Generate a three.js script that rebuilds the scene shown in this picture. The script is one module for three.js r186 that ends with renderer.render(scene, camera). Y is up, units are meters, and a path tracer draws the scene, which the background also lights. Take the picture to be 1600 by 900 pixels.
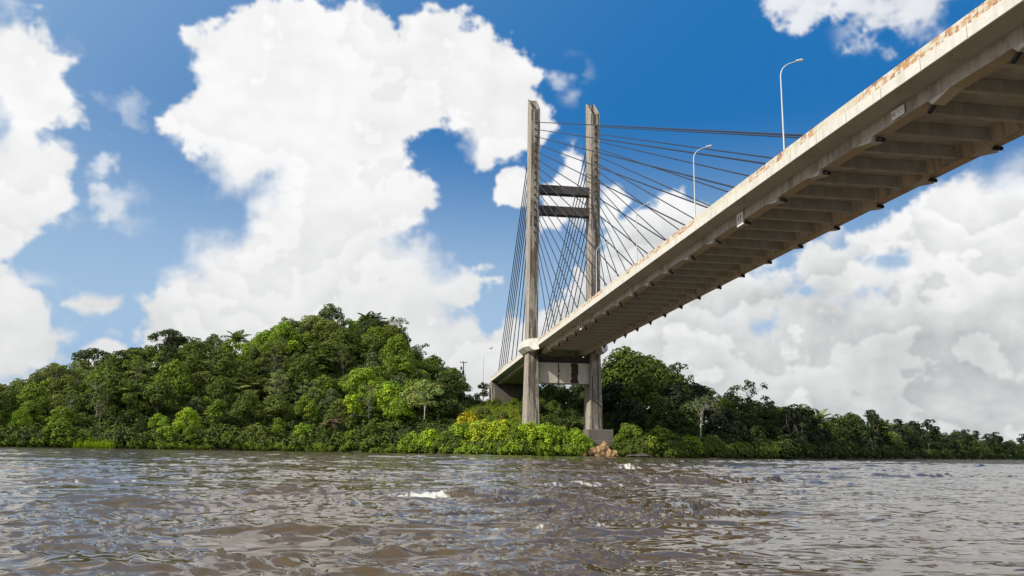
import * as THREE from 'three';
import { mergeGeometries } from 'three/addons/utils/BufferGeometryUtils.js';

/* ------------------------------------------------------------------ camera, sun, exposure */
const scene = new THREE.Scene();
const camera = new THREE.PerspectiveCamera(38.187, 16 / 9, 0.1, 9000);
camera.position.set(0, 0.9, 0);
camera.rotation.set(0.19258, -0.14913, 0.0165, 'YXZ');
const renderer = new THREE.WebGLRenderer({ antialias: true });
renderer.toneMapping = THREE.LinearToneMapping;
renderer.toneMappingExposure = 1.0;
renderer.shadowMap.enabled = true;

const RAD = Math.PI / 180;
const dirOf = (az, el) => new THREE.Vector3(Math.sin(az * RAD) * Math.cos(el * RAD), Math.sin(el * RAD), -Math.cos(az * RAD) * Math.cos(el * RAD));
const SUN = dirOf(-110, 36);
const sun = new THREE.DirectionalLight(new THREE.Color(1.0, 0.93, 0.80), 5.0);
sun.position.copy(SUN).multiplyScalar(400).add(new THREE.Vector3(20, 0, -180));
sun.target.position.set(20, 0, -180);
sun.castShadow = true;
Object.assign(sun.shadow.camera, { left: -320, right: 320, top: 260, bottom: -260, near: 1, far: 1200 });
sun.shadow.mapSize.set(4096, 4096);
scene.add(sun, sun.target);

/* ------------------------------------------------------------------ small tools */
function rng(seed) { let s = seed >>> 0; return () => { s = (s + 0x6d2b79f5) | 0; let t = Math.imul(s ^ (s >>> 15), 1 | s); t = (t + Math.imul(t ^ (t >>> 7), 61 | t)) ^ t; return ((t ^ (t >>> 14)) >>> 0) / 4294967296; }; }
const clamp = (v, a = 0, b = 1) => Math.min(b, Math.max(a, v));
const lerp = (a, b, t) => a + (b - a) * t;
const sstep = (a, b, v) => { const t = clamp((v - a) / (b - a)); return t * t * (3 - 2 * t); };
const h3 = (x, y, z) => { let h = Math.imul(x, 374761393) ^ Math.imul(y, 668265263) ^ Math.imul(z, 2147483647 - 1013); h = Math.imul(h ^ (h >>> 13), 1274126177); return ((h ^ (h >>> 16)) >>> 0) / 4294967296; };
function n3(x, y, z) {
  const xi = Math.floor(x), yi = Math.floor(y), zi = Math.floor(z); let u = x - xi, v = y - yi, w = z - zi;
  u = u * u * u * (u * (u * 6 - 15) + 10); v = v * v * v * (v * (v * 6 - 15) + 10); w = w * w * w * (w * (w * 6 - 15) + 10);
  const a = lerp(lerp(h3(xi, yi, zi), h3(xi + 1, yi, zi), u), lerp(h3(xi, yi + 1, zi), h3(xi + 1, yi + 1, zi), u), v);
  const b = lerp(lerp(h3(xi, yi, zi + 1), h3(xi + 1, yi, zi + 1), u), lerp(h3(xi, yi + 1, zi + 1), h3(xi + 1, yi + 1, zi + 1), u), v);
  return lerp(a, b, w);
}
function fbm(x, y, z, oct, gain = 0.5) { let s = 0, a = 1, t = 0; for (let i = 0; i < oct; i++) { s += a * n3(x, y, z); t += a; a *= gain; x = x * 2.03 + 7.1; y = y * 2.03 + 3.7; z = z * 2.03 + 1.3; } return s / t; }
function billow(x, y, z, oct, gain = 0.5) { let s = 0, a = 1, t = 0; for (let i = 0; i < oct; i++) { s += a * (1 - Math.abs(2 * n3(x, y, z) - 1)); t += a; a *= gain; x = x * 2.07 + 5.1; y = y * 2.07 + 2.7; z = z * 2.07 + 9.3; } return s / t; }

/* ------------------------------------------------------------------ the sky: air and clouds, in degrees of azimuth and elevation */
const CLOUDS = [
  { soft: 0.75, amp: 1.8, p: [-15.2,6.1,-15.2,8.5,-14.9,9.7,-13.3,11.1,-12.9,13,-11.4,13.8,-10,13.6,-9.8,15.7,-8.8,17.4,-10.4,16,-12.3,17.4,-13.7,19.5,-14.9,19.9,-14.4,20.8,-13.4,21.3,-14.9,23.9,-14.3,25.5,-11.6,27.7,-9.5,28.6,-6.8,28.8,-5.9,28.6,-3.2,28.9,-1.2,27.9,0.1,26.9,0.6,28.5,2.5,29.1,4.4,29,5.6,28.3,7.8,27.7,9.2,27.5,9.9,26.3,10.3,25.6,9.7,24.5,10.7,23.2,11.4,21.9,10.7,20.2,8.4,19.8,6.3,19.5,5.4,20.8,3.7,22.1,1.9,21.7,0.8,20.6,1.5,19.1,3.1,16.5,1.7,15.4,1.3,14,2.4,14,3.6,12.2,5.8,12.3,7.6,11.7,5.9,10.5,4.8,9.4,6.1,9,6.8,7.7,8.1,8.6,9.3,8,10,3.6,10,-2,-15.8,-2] },
  { soft: 0.3, amp: 1.0, p: [7.1,17.6,7.7,19.1,9.3,19.4,10,17.6,8.9,16.5,7.3,16.5] },
  { soft: 0.5, amp: 1.2, p: [11.9,20.2,12.8,20.9,13.6,20,13.7,16.1,12.1,15.7,10.4,14.9,10.5,17.6,11.6,18.1] },
  { soft: 0.5, amp: 0.9, p: [14.7,18.1,16,17.9,16.6,16.9,15.8,15.9,14.7,16.1] },
  { soft: 0.8, amp: 1.6, grey: 1, p: [10.5,-2,10.8,8.9,14.1,12.4,15.7,15.4,18,16.2,20.6,16.9,22.4,16.3,24.7,11.6,27.2,12.1,30.5,13.9,34.1,15.2,35.6,16.2,37.8,16.7,40,17.2,42.1,17.9,50,18.2,50,-3,14.1,-3.9] },
  { soft: 1.2, amp: 2.4, thin: 0.85, p: [27.2,28.9,28,27.8,29.7,27.7,31,28.2,32.1,26.4,34,25.9,36.1,26.1,37.6,26.4,39.5,27.1,37.2,31,28.2,32] },
  { soft: 0.9, amp: 1.7, p: [-30,24.4,-25,24.9,-23.3,24.3,-22.1,23.3,-21.3,22.8,-21.7,21.7,-20.5,20.1,-20.1,19,-22.6,18.7,-30,17.5] },
  { soft: 0.9, amp: 1.6, p: [-30,17.2,-23.6,18.1,-22.5,17.6,-21.2,17.7,-20.6,16.8,-21,15.8,-20.3,14.7,-22,12.9,-22.9,12,-23.4,11,-30,10.2] },
  { soft: 0.6, amp: 1.6, p: [-30,9.5,-23,10.1,-21.8,9.1,-21,7.8,-20.7,6.5,-19.9,6.7,-19.3,6.5,-20.4,5,-21.5,3.4,-30,2.8] },
  { soft: 0.3, amp: 0.6, p: [-20.1,8.3,-19.1,8.9,-17.0,9.0,-17.1,8.3,-17.8,7.7,-18.9,7.7] },
  { soft: 1.2, amp: 1.8, thin: 0.65, p: [-19.2,16.5,-18.7,17.3,-17.9,15.9,-15.8,15.4,-15.9,14.2,-18.5,13.6,-19.2,15.3] },
  { soft: 1.4, amp: 1.8, thin: 0.4, p: [-19.5,20.8,-17.9,20.8,-17.5,19.9,-18.9,19.2] },
  { soft: 0.9, amp: 1.0, thin: 0.6, p: [10.7,25.5,12.8,25.3,12.4,24.5,11.4,24.6] },
  { soft: 0.4, amp: 0.6, p: [-18.9,5.7,-17.6,6.5,-16.2,5.7,-16,2,-18.9,2] },
];
const GAPS = [[25.86, 8.38, 1.0, 0.6], [31.54, 9.89, 0.8, 0.5], [33.33, 12.28, 0.8, 0.4], [28.04, 10.6, 1.0, 0.5]];
function polyDist(p, x, y) {
  let best = 1e9, inside = false; const n = p.length / 2;
  for (let i = 0, j = n - 1; i < n; j = i++) {
    const ax = p[2 * j], ay = p[2 * j + 1], bx = p[2 * i], by = p[2 * i + 1], ex = bx - ax, ey = by - ay;
    const t = clamp(((x - ax) * ex + (y - ay) * ey) / (ex * ex + ey * ey)), dx = x - ax - ex * t, dy = y - ay - ey * t;
    best = Math.min(best, dx * dx + dy * dy);
    if ((ay > y) !== (by > y) && x < ax + ((y - ay) / ey) * ex) inside = !inside;
  }
  return inside ? Math.sqrt(best) : -Math.sqrt(best);
}
function skyTexture() {
  const W = 4096, H = 2048, data = new Float32Array(W * H * 4);
  for (let r = 0; r < H; r++) {
    const el = ((r + 0.5) / H - 0.5) * 180;
    if (el < -1) { for (let c = 0; c < W; c++) { const o = (r * W + c) * 4; data[o] = 0.5; data[o + 1] = 0.55; data[o + 2] = 0.6; data[o + 3] = 1; } continue; }
    const y = Math.sin(el * RAD), ce = Math.cos(el * RAD);
    for (let c = 0; c < W; c++) {
      const t = ((c + 0.5) / W - 0.5) * 2 * Math.PI, x = Math.cos(t) * ce, z = Math.sin(t) * ce;
      let az = Math.atan2(x, -z) / RAD;
      const cs = x * SUN.x + y * SUN.y + z * SUN.z;
      // clear air: deep blue away from the sun and overhead, paler towards the sun and the horizon
      const away = clamp((106 - Math.acos(clamp(cs, -1, 1)) / RAD) / 55), toward = clamp(1.5 * away * away), low = 1 - sstep(8, 23, el);
      const pale = clamp(1 - (1 - toward) * (1 - low));
      let R = lerp(0.019, 0.36, pale), G = lerp(0.172, 0.53, pale), B = lerp(0.47, 0.74, pale);
      // clouds
      let cov = 0, grey = 0, thin = 1;
      const near = az > -34 && az < 54 && el < 38;
      const frame = near ? sstep(-34, -29, az) * (1 - sstep(49, 54, az)) * (1 - sstep(33, 38, el)) : 0;
      let fine = 0, big = 0;
      if (near) {
        const k = 16;
        fine = billow(x * k, y * k * 1.1, z * k, 7, 0.56); big = fbm(x * 7 + 3, y * 9, z * 7, 5);
        const e = fbm(x * 40, y * 44, z * 40, 5, 0.6), loose = 0.5 + 2.8 * sstep(0.46, 0.64, fbm(x * 6 + 2, y * 6 + 8, z * 6, 3));
        let gap = 0;
        for (const [ga, ge, rx, ry] of GAPS) { const d = Math.hypot((az - ga) / rx, (el - ge) / ry); gap = Math.max(gap, 1 - sstep(0.0, 2.3, d + (e - 0.5) * 5.5 + (fine - 0.55) * 3)); }
        for (const cl of CLOUDS) {
          const b = cl.box || (cl.box = [Math.min(...cl.p.filter((_, i) => i % 2 === 0)) - 3, Math.max(...cl.p.filter((_, i) => i % 2 === 0)) + 3, Math.min(...cl.p.filter((_, i) => i % 2)) - 3, Math.max(...cl.p.filter((_, i) => i % 2)) + 3]);
          if (az < b[0] || az > b[1] || el < b[2] || el > b[3]) continue;
          const d = polyDist(cl.p, az, el) + (fine - 0.56) * cl.amp * 1.15 + (e - 0.5) * cl.amp * 1.25;
          let a = sstep(-cl.soft * 0.5 * Math.sqrt(loose), cl.soft * loose, d) * (cl.thin || 1);
          if (cl.thin) a *= sstep(0.3, 0.62, e * 0.6 + fine * 0.4);
          a *= 1 - gap * 0.85;
          if (a > cov) { cov = a; thin = cl.thin || 1; }
          if (cl.grey) grey = Math.max(grey, sstep(0, 2, d));
        }
      }
      if (near && cov < 0.9) {   // torn wisps along the rims
        let rim = 0; for (const cl of CLOUDS) { const b = cl.box; if (!b || az < b[0] || az > b[1] || el < b[2] || el > b[3]) continue; rim = Math.max(rim, 1 - sstep(0, 1.9, -polyDist(cl.p, az, el))); }
        if (rim > 0) { const w1 = fbm(x * 26 + 4, y * 30, z * 26, 6, 0.58), w2 = fbm(x * 9, y * 9 + 6, z * 9, 3); cov = Math.max(cov, 0.75 * rim * sstep(0.50, 0.72, w1) * sstep(0.44, 0.6, w2)); }
      }
      if (frame < 1) {
        const q = 1 / (y + 0.16), px = x * q * 1.25, pz = z * q * 1.25;
        const g = fbm(px + 11, 4.2, pz, 6, 0.52) + (billow(px * 3, 1.7, pz * 3, 4) - 0.5) * 0.14;
        const a = sstep(0.445, 0.515, g) * (1 - frame);
        if (!near) { fine = g; big = fbm(px * 0.7 + 3, 9, pz * 0.7, 3); }
        cov = Math.max(cov, a);
      }
      if (cov > 0) {
        // billowing tops bright, flatter parts and bellies a little grey
        let lit = 0.96;
        if (near) {
          const o = 0.016, f2 = billow((x + SUN.x * o) * 16, (y + SUN.y * o) * 17.6, (z + SUN.z * o) * 16, 5, 0.5);
          const F = fbm(x * 8 + 5, y * 10, z * 8, 7, 0.56), q = (40 - el) * 0.13 - az * 0.02 + F * 4.6 + fine * 0.9, fr = q - Math.floor(q), heap = sstep(0, 1, fr) * (1 - sstep(0.84, 1, fr));
          lit += (fine - f2) * (0.10 + 0.10 * grey) - heap * (0.075 + 0.075 * grey) - sstep(0.40, 0.70, big) * (0.05 + 0.08 * grey);
          lit -= 0.13 * (1 - sstep(4, 17, el)) + 0.02 * grey;
        } else lit -= sstep(0.4, 0.65, big) * 0.22;
        lit = clamp(lit, 0.42, 0.97);
        const cool = clamp((0.9 - lit) * 1.2, 0, 0.5);
        R = lerp(R, lit * (1 - 0.075 * cool), cov); G = lerp(G, lit * (1 - 0.01 * cool), cov); B = lerp(B, lit * (1 + 0.02 * cool), cov);
      }
      const o = (r * W + c) * 4; data[o] = R; data[o + 1] = G; data[o + 2] = B; data[o + 3] = 1;
    }
  }
  const tex = new THREE.DataTexture(data, W, H, THREE.RGBAFormat, THREE.FloatType);
  tex.mapping = THREE.EquirectangularReflectionMapping; tex.magFilter = THREE.LinearFilter; tex.minFilter = THREE.LinearFilter; tex.needsUpdate = true;
  return tex;
}
scene.background = skyTexture();
scene.environment = scene.background;

/* ------------------------------------------------------------------ naming */
const taken = new Map();
function numbered(name) { const k = taken.get(name) || 0; taken.set(name, k + 1); return k ? `${name}_${String(k).padStart(3, '0')}` : name; }
function tag(o, label, category, group) { o.userData.label = label; o.userData.category = category; if (group) o.userData.group = group; return o; }
function shadow(m) { m.castShadow = true; m.receiveShadow = true; return m; }
function mesh(name, geo, mat, parent) { const m = shadow(new THREE.Mesh(geo, mat)); m.name = parent === scene ? numbered(name) : name; parent.add(m); return m; }
function thing(name, label, category, group) { const g = new THREE.Group(); g.name = numbered(name); scene.add(g); return tag(g, label, category, group); }
const ORD = ['first','second','third','fourth','fifth','sixth','seventh','eighth','ninth','tenth','eleventh','twelfth','thirteenth','fourteenth','fifteenth','sixteenth','seventeenth','eighteenth','nineteenth','twentieth'];
const TENS = { 20: 'twenty', 30: 'thirty', 40: 'forty', 50: 'fifty', 60: 'sixty' }, TENTH = { 30: 'thirtieth', 40: 'fortieth', 50: 'fiftieth', 60: 'sixtieth' };
const ordinal = (n) => n <= 20 ? ORD[n - 1] : n % 10 === 0 ? TENTH[n] : `${TENS[Math.floor(n / 10) * 10]}-${ORD[n % 10 - 1]}`;

/* ------------------------------------------------------------------ textures */
function tex(w, h, fn, srgb = true) {
  const d = new Uint8Array(w * h * 4);
  for (let y = 0; y < h; y++) for (let x = 0; x < w; x++) { const c = fn(x / w, y / h), o = (y * w + x) * 4; for (let k = 0; k < 3; k++) { const v = c[k]; d[o + k] = Math.round(255 * clamp(srgb ? (v <= 0.0031308 ? v * 12.92 : 1.055 * Math.pow(v, 1 / 2.4) - 0.055) : v)); } d[o + 3] = 255; }
  const t = new THREE.DataTexture(d, w, h); t.wrapS = t.wrapT = THREE.RepeatWrapping; t.magFilter = THREE.LinearFilter; t.minFilter = THREE.LinearMipmapLinearFilter; t.generateMipmaps = true;
  if (srgb) t.colorSpace = THREE.SRGBColorSpace; t.needsUpdate = true; return t;
}
const mix3 = (a, b, t) => [lerp(a[0], b[0], t), lerp(a[1], b[1], t), lerp(a[2], b[2], t)];
// periodic helper: noise on a torus-like wrap by blending is not needed; pieces are long and stains irregular
function concrete(seed, { base, stain, pale, streak = 0.5, blotch = 0.5, w = 512, h = 1024, su = 8, sv = 24, pits = 0.3 }) {
  return tex(w, h, (u, v) => {
    const X = u * su, Y = v * sv;
    const f = fbm(X * 3.1, Y * 3.1, seed, 5), g = fbm(X * 0.7, Y * 0.45, seed + 9, 4), s = fbm(X * 3.2, Y * 0.16, seed + 21, 5, 0.6), p = n3(X * 11, Y * 11, seed + 4);
    let c = mix3(base, pale, clamp((f - 0.35) * 1.3));
    c = mix3(c, stain, clamp(sstep(0.5, 0.68, s) * streak * (0.5 + f)));
    c = mix3(c, stain, clamp(sstep(0.5, 0.72, g * 0.75 + f * 0.25) * blotch));
    if (p > 0.86) c = mix3(c, stain, pits);
    return c;
  });
}
const RIP = (() => { const r = rng(77), o = []; for (let i = 0; i < 60; i++) { const k = 3 + Math.pow(r(), 1.6) * 42, a = (r() - 0.5) * 2.4 + Math.PI / 2; o.push([Math.round(k * Math.cos(a) * 0.8), Math.round(k * Math.sin(a)), r() * 6.28, 1 / Math.pow(k / 6, 0.85)]); } return o; })();
const T = {  // colour maps: concrete, stains, paint
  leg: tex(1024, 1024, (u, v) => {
    const X = u * 16, Y = v * 24, wornShade = sstep(10, 10.3, X), f = fbm(X * 3.1, Y * 3.1, 3, 5), g = fbm(X * 0.8, Y * 0.4, 12, 4), k = fbm(X * 2.6, Y * 0.14, 24, 5, 0.62), p = n3(X * 9, Y * 9, 7);  // river faces: heavier streaks, plus their weaker sunlight put into the colour
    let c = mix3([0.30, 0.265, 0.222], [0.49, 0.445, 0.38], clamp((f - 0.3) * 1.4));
    c = mix3(c, [0.065, 0.052, 0.045], clamp(sstep(0.5 - 0.03 * wornShade, 0.62, k) * lerp(0.4, 0.92, wornShade)));
    c = mix3(c, [0.11, 0.085, 0.068], clamp(sstep(0.46, 0.66, g * 0.7 + f * 0.3) * lerp(0.25, 0.75, wornShade)));
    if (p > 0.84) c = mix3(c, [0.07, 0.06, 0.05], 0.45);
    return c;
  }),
  soffit: concrete(31, { base: [0.46, 0.465, 0.465], stain: [0.29, 0.285, 0.275], pale: [0.56, 0.565, 0.565], streak: 0.2, blotch: 0.6, w: 512, h: 512, su: 12, sv: 12 }),
  girder: concrete(47, { base: [0.47, 0.41, 0.34], stain: [0.22, 0.175, 0.13], pale: [0.56, 0.50, 0.43], streak: 0.5, blotch: 0.7, w: 1024, h: 128, su: 48, sv: 4 }),
  beam: concrete(63, { base: [0.58, 0.54, 0.475], stain: [0.38, 0.34, 0.28], pale: [0.66, 0.62, 0.55], streak: 0.3, blotch: 0.25, w: 512, h: 256, su: 12, sv: 5 }),
  mould: concrete(77, { base: [0.075, 0.065, 0.062], stain: [0.03, 0.027, 0.026], pale: [0.12, 0.105, 0.1], streak: 0.5, blotch: 0.5, w: 256, h: 128, su: 12, sv: 3 }),
  fascia: concrete(91, { base: [0.58, 0.565, 0.53], stain: [0.38, 0.36, 0.32], pale: [0.68, 0.665, 0.63], streak: 0.3, blotch: 0.2, w: 1024, h: 64, su: 40, sv: 1.6 }),
  // painted parapet: pale, with rusty and algae patches that end in ragged outlines
  parapet: tex(2048, 64, (u, v) => {
    const X = u * 140, Y = v * 0.8, f = fbm(X * 2.2, Y * 3.4, 5, 5), g = fbm(X * 0.16, 0.3, 8, 3), d = fbm(X * 1.5, Y * 5.2, 17, 6, 0.62), st = fbm(X * 7, Y * 1.4, 23, 4);
    let c = mix3([0.45, 0.42, 0.35], [0.60, 0.565, 0.49], f);
    c = mix3(c, [0.42, 0.40, 0.30], 0.6 * sstep(0.5, 0.62, st));
    const near = sstep(0.665, 0.70, u) * (1 - sstep(0.97, 1, u)), m = clamp(sstep(0.44, 0.52, g) + near) * sstep(0.48, 0.54, d * 0.65 + st * 0.35);
    c = mix3(c, mix3([0.40, 0.21, 0.085], [0.24, 0.10, 0.055], sstep(0.48, 0.6, f)), m * 0.9);
    return c;
  }),
  ripple: tex(512, 512, (u, v) => {   // periodic ripples: sums of whole-number waves
    let s = 0; const r = RIP; for (const [a, b, p, m] of r) s += m * Math.sin(2 * Math.PI * (a * u + b * v) + p); const q = clamp(0.5 + s * 0.16); return [q, q, q];
  }, false),
};

/* ------------------------------------------------------------------ materials */
const std = (o) => new THREE.MeshStandardMaterial({ roughness: 0.9, metalness: 0, side: THREE.DoubleSide, ...o });
const rgb = (r, g, b) => new THREE.Color().setRGB(r, g, b);
function withTex(t, su, sv, extra = {}) { const c = t.clone(); c.repeat.set(1 / su, 1 / sv); c.needsUpdate = true; return std({ map: c, ...extra }); }
const M = {
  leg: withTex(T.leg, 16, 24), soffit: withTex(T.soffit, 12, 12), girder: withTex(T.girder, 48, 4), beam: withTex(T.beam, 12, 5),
  footing: withTex(T.soffit, 12, 12, { color: rgb(0.34, 0.30, 0.26) }), mould: withTex(T.mould, 12, 3), fascia: withTex(T.fascia, 40, 1.6), parapet: withTex(T.parapet, 140, 0.8),
  cable: std({ color: rgb(0.012, 0.016, 0.028), roughness: 0.6 }), steel: std({ color: rgb(0.02, 0.02, 0.022), roughness: 0.6 }),
  galv: std({ color: rgb(0.60, 0.61, 0.61), roughness: 0.5 }), white: std({ color: rgb(0.75, 0.74, 0.7), roughness: 0.6 }),
  stainDark: std({ color: rgb(0.05, 0.035, 0.025), roughness: 1 }), wood: std({ color: rgb(0.10, 0.085, 0.07) }), lens: std({ color: rgb(0.7, 0.7, 0.66), roughness: 0.3 }),
  bark: std({ color: rgb(0.15, 0.125, 0.095) }), palebark: std({ color: rgb(0.42, 0.39, 0.34) }), darkbark: std({ color: rgb(0.055, 0.045, 0.035) }),
  rock: std({ color: rgb(0.33, 0.21, 0.105) }), darkrock: std({ color: rgb(0.08, 0.065, 0.055) }), asphalt: std({ color: rgb(0.06, 0.06, 0.06) }),
};

/* ------------------------------------------------------------------ geometry tools */
function quadGeo(quads) { // quads: [a,b,c,d, uScale axes]; flat shaded, uv in metres
  const pos = [], nor = [], uv = [];
  const A = new THREE.Vector3(), B = new THREE.Vector3(), N = new THREE.Vector3();
  for (const q of quads) {
    const [a, b, c, d] = q;
    A.set(c[0] - a[0], c[1] - a[1], c[2] - a[2]); B.set(d[0] - b[0], d[1] - b[1], d[2] - b[2]); N.crossVectors(A, B).normalize();
    const ax = Math.abs(N.x), ay = Math.abs(N.y), az = Math.abs(N.z);
    const m = ay > ax && ay > az ? (p) => [p[0], p[2]] : ax > az ? (p) => [p[2] + 3.7, p[1]] : (p) => [p[0], p[1]];
    for (const p of [a, b, c, a, c, d]) { pos.push(...p); nor.push(N.x, N.y, N.z); uv.push(...m(p)); }
  }
  const g = new THREE.BufferGeometry();
  g.setAttribute('position', new THREE.Float32BufferAttribute(pos, 3)); g.setAttribute('normal', new THREE.Float32BufferAttribute(nor, 3)); g.setAttribute('uv', new THREE.Float32BufferAttribute(uv, 2));
  return g;
}
// a stack of rings, each ring = 4 corners [[x,y,z] x4] counter-clockwise seen from above
function stack(rings, capTop = true, capBottom = true) {
  const q = [];
  for (let i = 0; i + 1 < rings.length; i++) for (let k = 0; k < rings[i].length; k++) { const k2 = (k + 1) % rings[i].length; q.push([rings[i][k], rings[i][k2], rings[i + 1][k2], rings[i + 1][k]]); }
  const n = rings[0].length;
  const cap = (r) => { for (let k = 1; k + 1 < n; k += 2) q.push([r[0], r[k], r[k + 1], r[Math.min(k + 2, n - 1)]]); };
  if (capTop) cap(rings[rings.length - 1]);
  if (capBottom) cap([...rings[0]].reverse());
  return quadGeo(q);
}
const rect = (x0, x1, z0, z1, y, bev = 0) => bev
  ? [[x0 + bev, y, z1], [x1 - bev, y, z1], [x1, y, z1 - bev], [x1, y, z0 + bev], [x1 - bev, y, z0], [x0 + bev, y, z0], [x0, y, z0 + bev], [x0, y, z1 - bev]]
  : [[x0, y, z1], [x1, y, z1], [x1, y, z0], [x0, y, z0]];
const box = (x0, x1, y0, y1, z0, z1, bev = 0.03) => stack([rect(x0 + bev, x1 - bev, z0 + bev, z1 - bev, y0, bev), rect(x0, x1, z0, z1, y0 + bev, bev), rect(x0, x1, z0, z1, y1 - bev, bev), rect(x0 + bev, x1 - bev, z0 + bev, z1 - bev, y1, bev)]);
// a profile [[x, y]...] swept along z following the deck line
function sweep(profile, zs, base) {
  const q = []; const P = (p, z) => [p[0], p[1] + base(z), z];
  for (let i = 0; i + 1 < zs.length; i++) for (let k = 0; k < profile.length; k++) { const a = profile[k], b = profile[(k + 1) % profile.length]; q.push([P(a, zs[i]), P(b, zs[i]), P(b, zs[i + 1]), P(a, zs[i + 1])]); }
  for (const z of [zs[0], zs[zs.length - 1]]) for (let k = 1; k + 1 < profile.length; k++) q.push([P(profile[0], z), P(profile[k], z), P(profile[k + 1], z), P(profile[k + 1], z)]);
  return quadGeo(q);
}
function tube(pts, r0, r1, sides = 6, cap = true) { // tapered tube through points
  const pos = [], nor = [], idx = [], uv = [], n = pts.length, t = new THREE.Vector3(), u = new THREE.Vector3(), v = new THREE.Vector3();
  const V = pts.map((p) => Array.isArray(p) ? new THREE.Vector3(...p) : p);
  for (let i = 0; i < n; i++) {
    t.subVectors(V[Math.min(n - 1, i + 1)], V[Math.max(0, i - 1)]).normalize();
    u.set(0, 0, 1); if (Math.abs(t.z) > 0.9) u.set(1, 0, 0); v.crossVectors(t, u).normalize(); u.crossVectors(v, t).normalize();
    const r = lerp(r0, r1, i / (n - 1));
    for (let k = 0; k <= sides; k++) { const a = k / sides * 2 * Math.PI, c = Math.cos(a), s = Math.sin(a); const nx = u.x * c + v.x * s, ny = u.y * c + v.y * s, nz = u.z * c + v.z * s; pos.push(V[i].x + nx * r, V[i].y + ny * r, V[i].z + nz * r); nor.push(nx, ny, nz); uv.push(k / sides, i); }
  }
  for (let i = 0; i + 1 < n; i++) for (let k = 0; k < sides; k++) { const a = i * (sides + 1) + k, b = a + sides + 1; idx.push(a, a + 1, b, a + 1, b + 1, b); }
  if (cap) for (const [i, f] of [[0, 1], [n - 1, -1]]) { const o = i * (sides + 1); for (let k = 1; k + 1 < sides; k++) f > 0 ? idx.push(o, o + k + 1, o + k) : idx.push(o, o + k, o + k + 1); }
  const g = new THREE.BufferGeometry(); g.setAttribute('position', new THREE.Float32BufferAttribute(pos, 3)); g.setAttribute('normal', new THREE.Float32BufferAttribute(nor, 3)); g.setAttribute('uv', new THREE.Float32BufferAttribute(uv, 2)); g.setIndex(idx); return g;
}

/* ------------------------------------------------------------------ the land: azimuth seen from the boat, distance of the shore and of the crest, crest height, how the slope rises */
const LAND = [
  [-80, 196, 240, 3, 0.7], [-31, 191, 236, 5, 0.7], [-22.4, 190, 235, 7.5, 0.75], [-20.5, 189, 240, 9.6, 0.8], [-18.8, 189, 243, 12, 0.85], [-15.7, 188, 246, 18, 0.9], [-12, 187, 255, 23, 0.95], [-8.1, 185, 262, 27, 0.95],
  [-6.1, 184, 265, 30.5, 0.95], [-3.6, 182, 265, 33.4, 0.95], [-1.1, 180, 262, 31, 0.9], [1, 177, 258, 26, 0.85], [2.7, 174, 252, 19.5, 0.8], [4.4, 170, 248, 14.6, 0.7], [5.7, 168, 248, 14.0, 0.64], [7, 166, 240, 13.4, 0.62],
  [8.7, 165, 240, 13.2, 0.62], [11, 166.2, 240, 12.5, 0.55], [13.2, 168.6, 236, 11, 0.62], [15.5, 171.5, 230, 10.5, 0.66], [17, 171.5, 225, 10.2, 0.55], [19.8, 171.5, 220, 7.5, 0.5], [21.9, 177, 222, 5, 0.5], [25.1, 197, 232, 3.5, 0.5], [26.7, 206, 240, 3, 0.5],
  [27.5, 214, 248, 3.4, 0.5], [30.5, 262, 300, 3.6, 0.5], [33, 333, 380, 3.6, 0.5], [36.5, 500, 560, 4, 0.5], [39.8, 760, 830, 4.5, 0.5], [46, 1300, 1400, 2, 0.5], [60, 3000, 3200, 2, 0.5],
];
function landAt(az) { let i = 0; while (i < LAND.length - 2 && LAND[i + 1][0] < az) i++; const a = LAND[i], b = LAND[i + 1], t = clamp((az - a[0]) / (b[0] - a[0])); return [0, 1, 2, 3, 4].map((k) => lerp(a[k], b[k], t)); }
function groundPolar(az, D) {
  const [, S, C, H, e] = landAt(az);
  if (D < S) return Math.max(-3, -(S - D) * 0.35);
  const s = (D - S) / (C - S);
  if (s <= 1) return H * Math.pow(s, e) + (fbm(az * 1.3, D * 0.12, 3, 3) - 0.5) * 1.6 * Math.min(1, s * 6);
  return lerp(H, Math.min(H, 14), sstep(1, 2.2, s)) + (fbm(az * 1.3, D * 0.12, 3, 3) - 0.5) * 1.6;
}
const polar = (az, D) => [Math.sin(az * RAD) * D, -Math.cos(az * RAD) * D];
const groundXZ = (x, z) => groundPolar(Math.atan2(x, -z) / RAD, Math.hypot(x, z));
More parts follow.
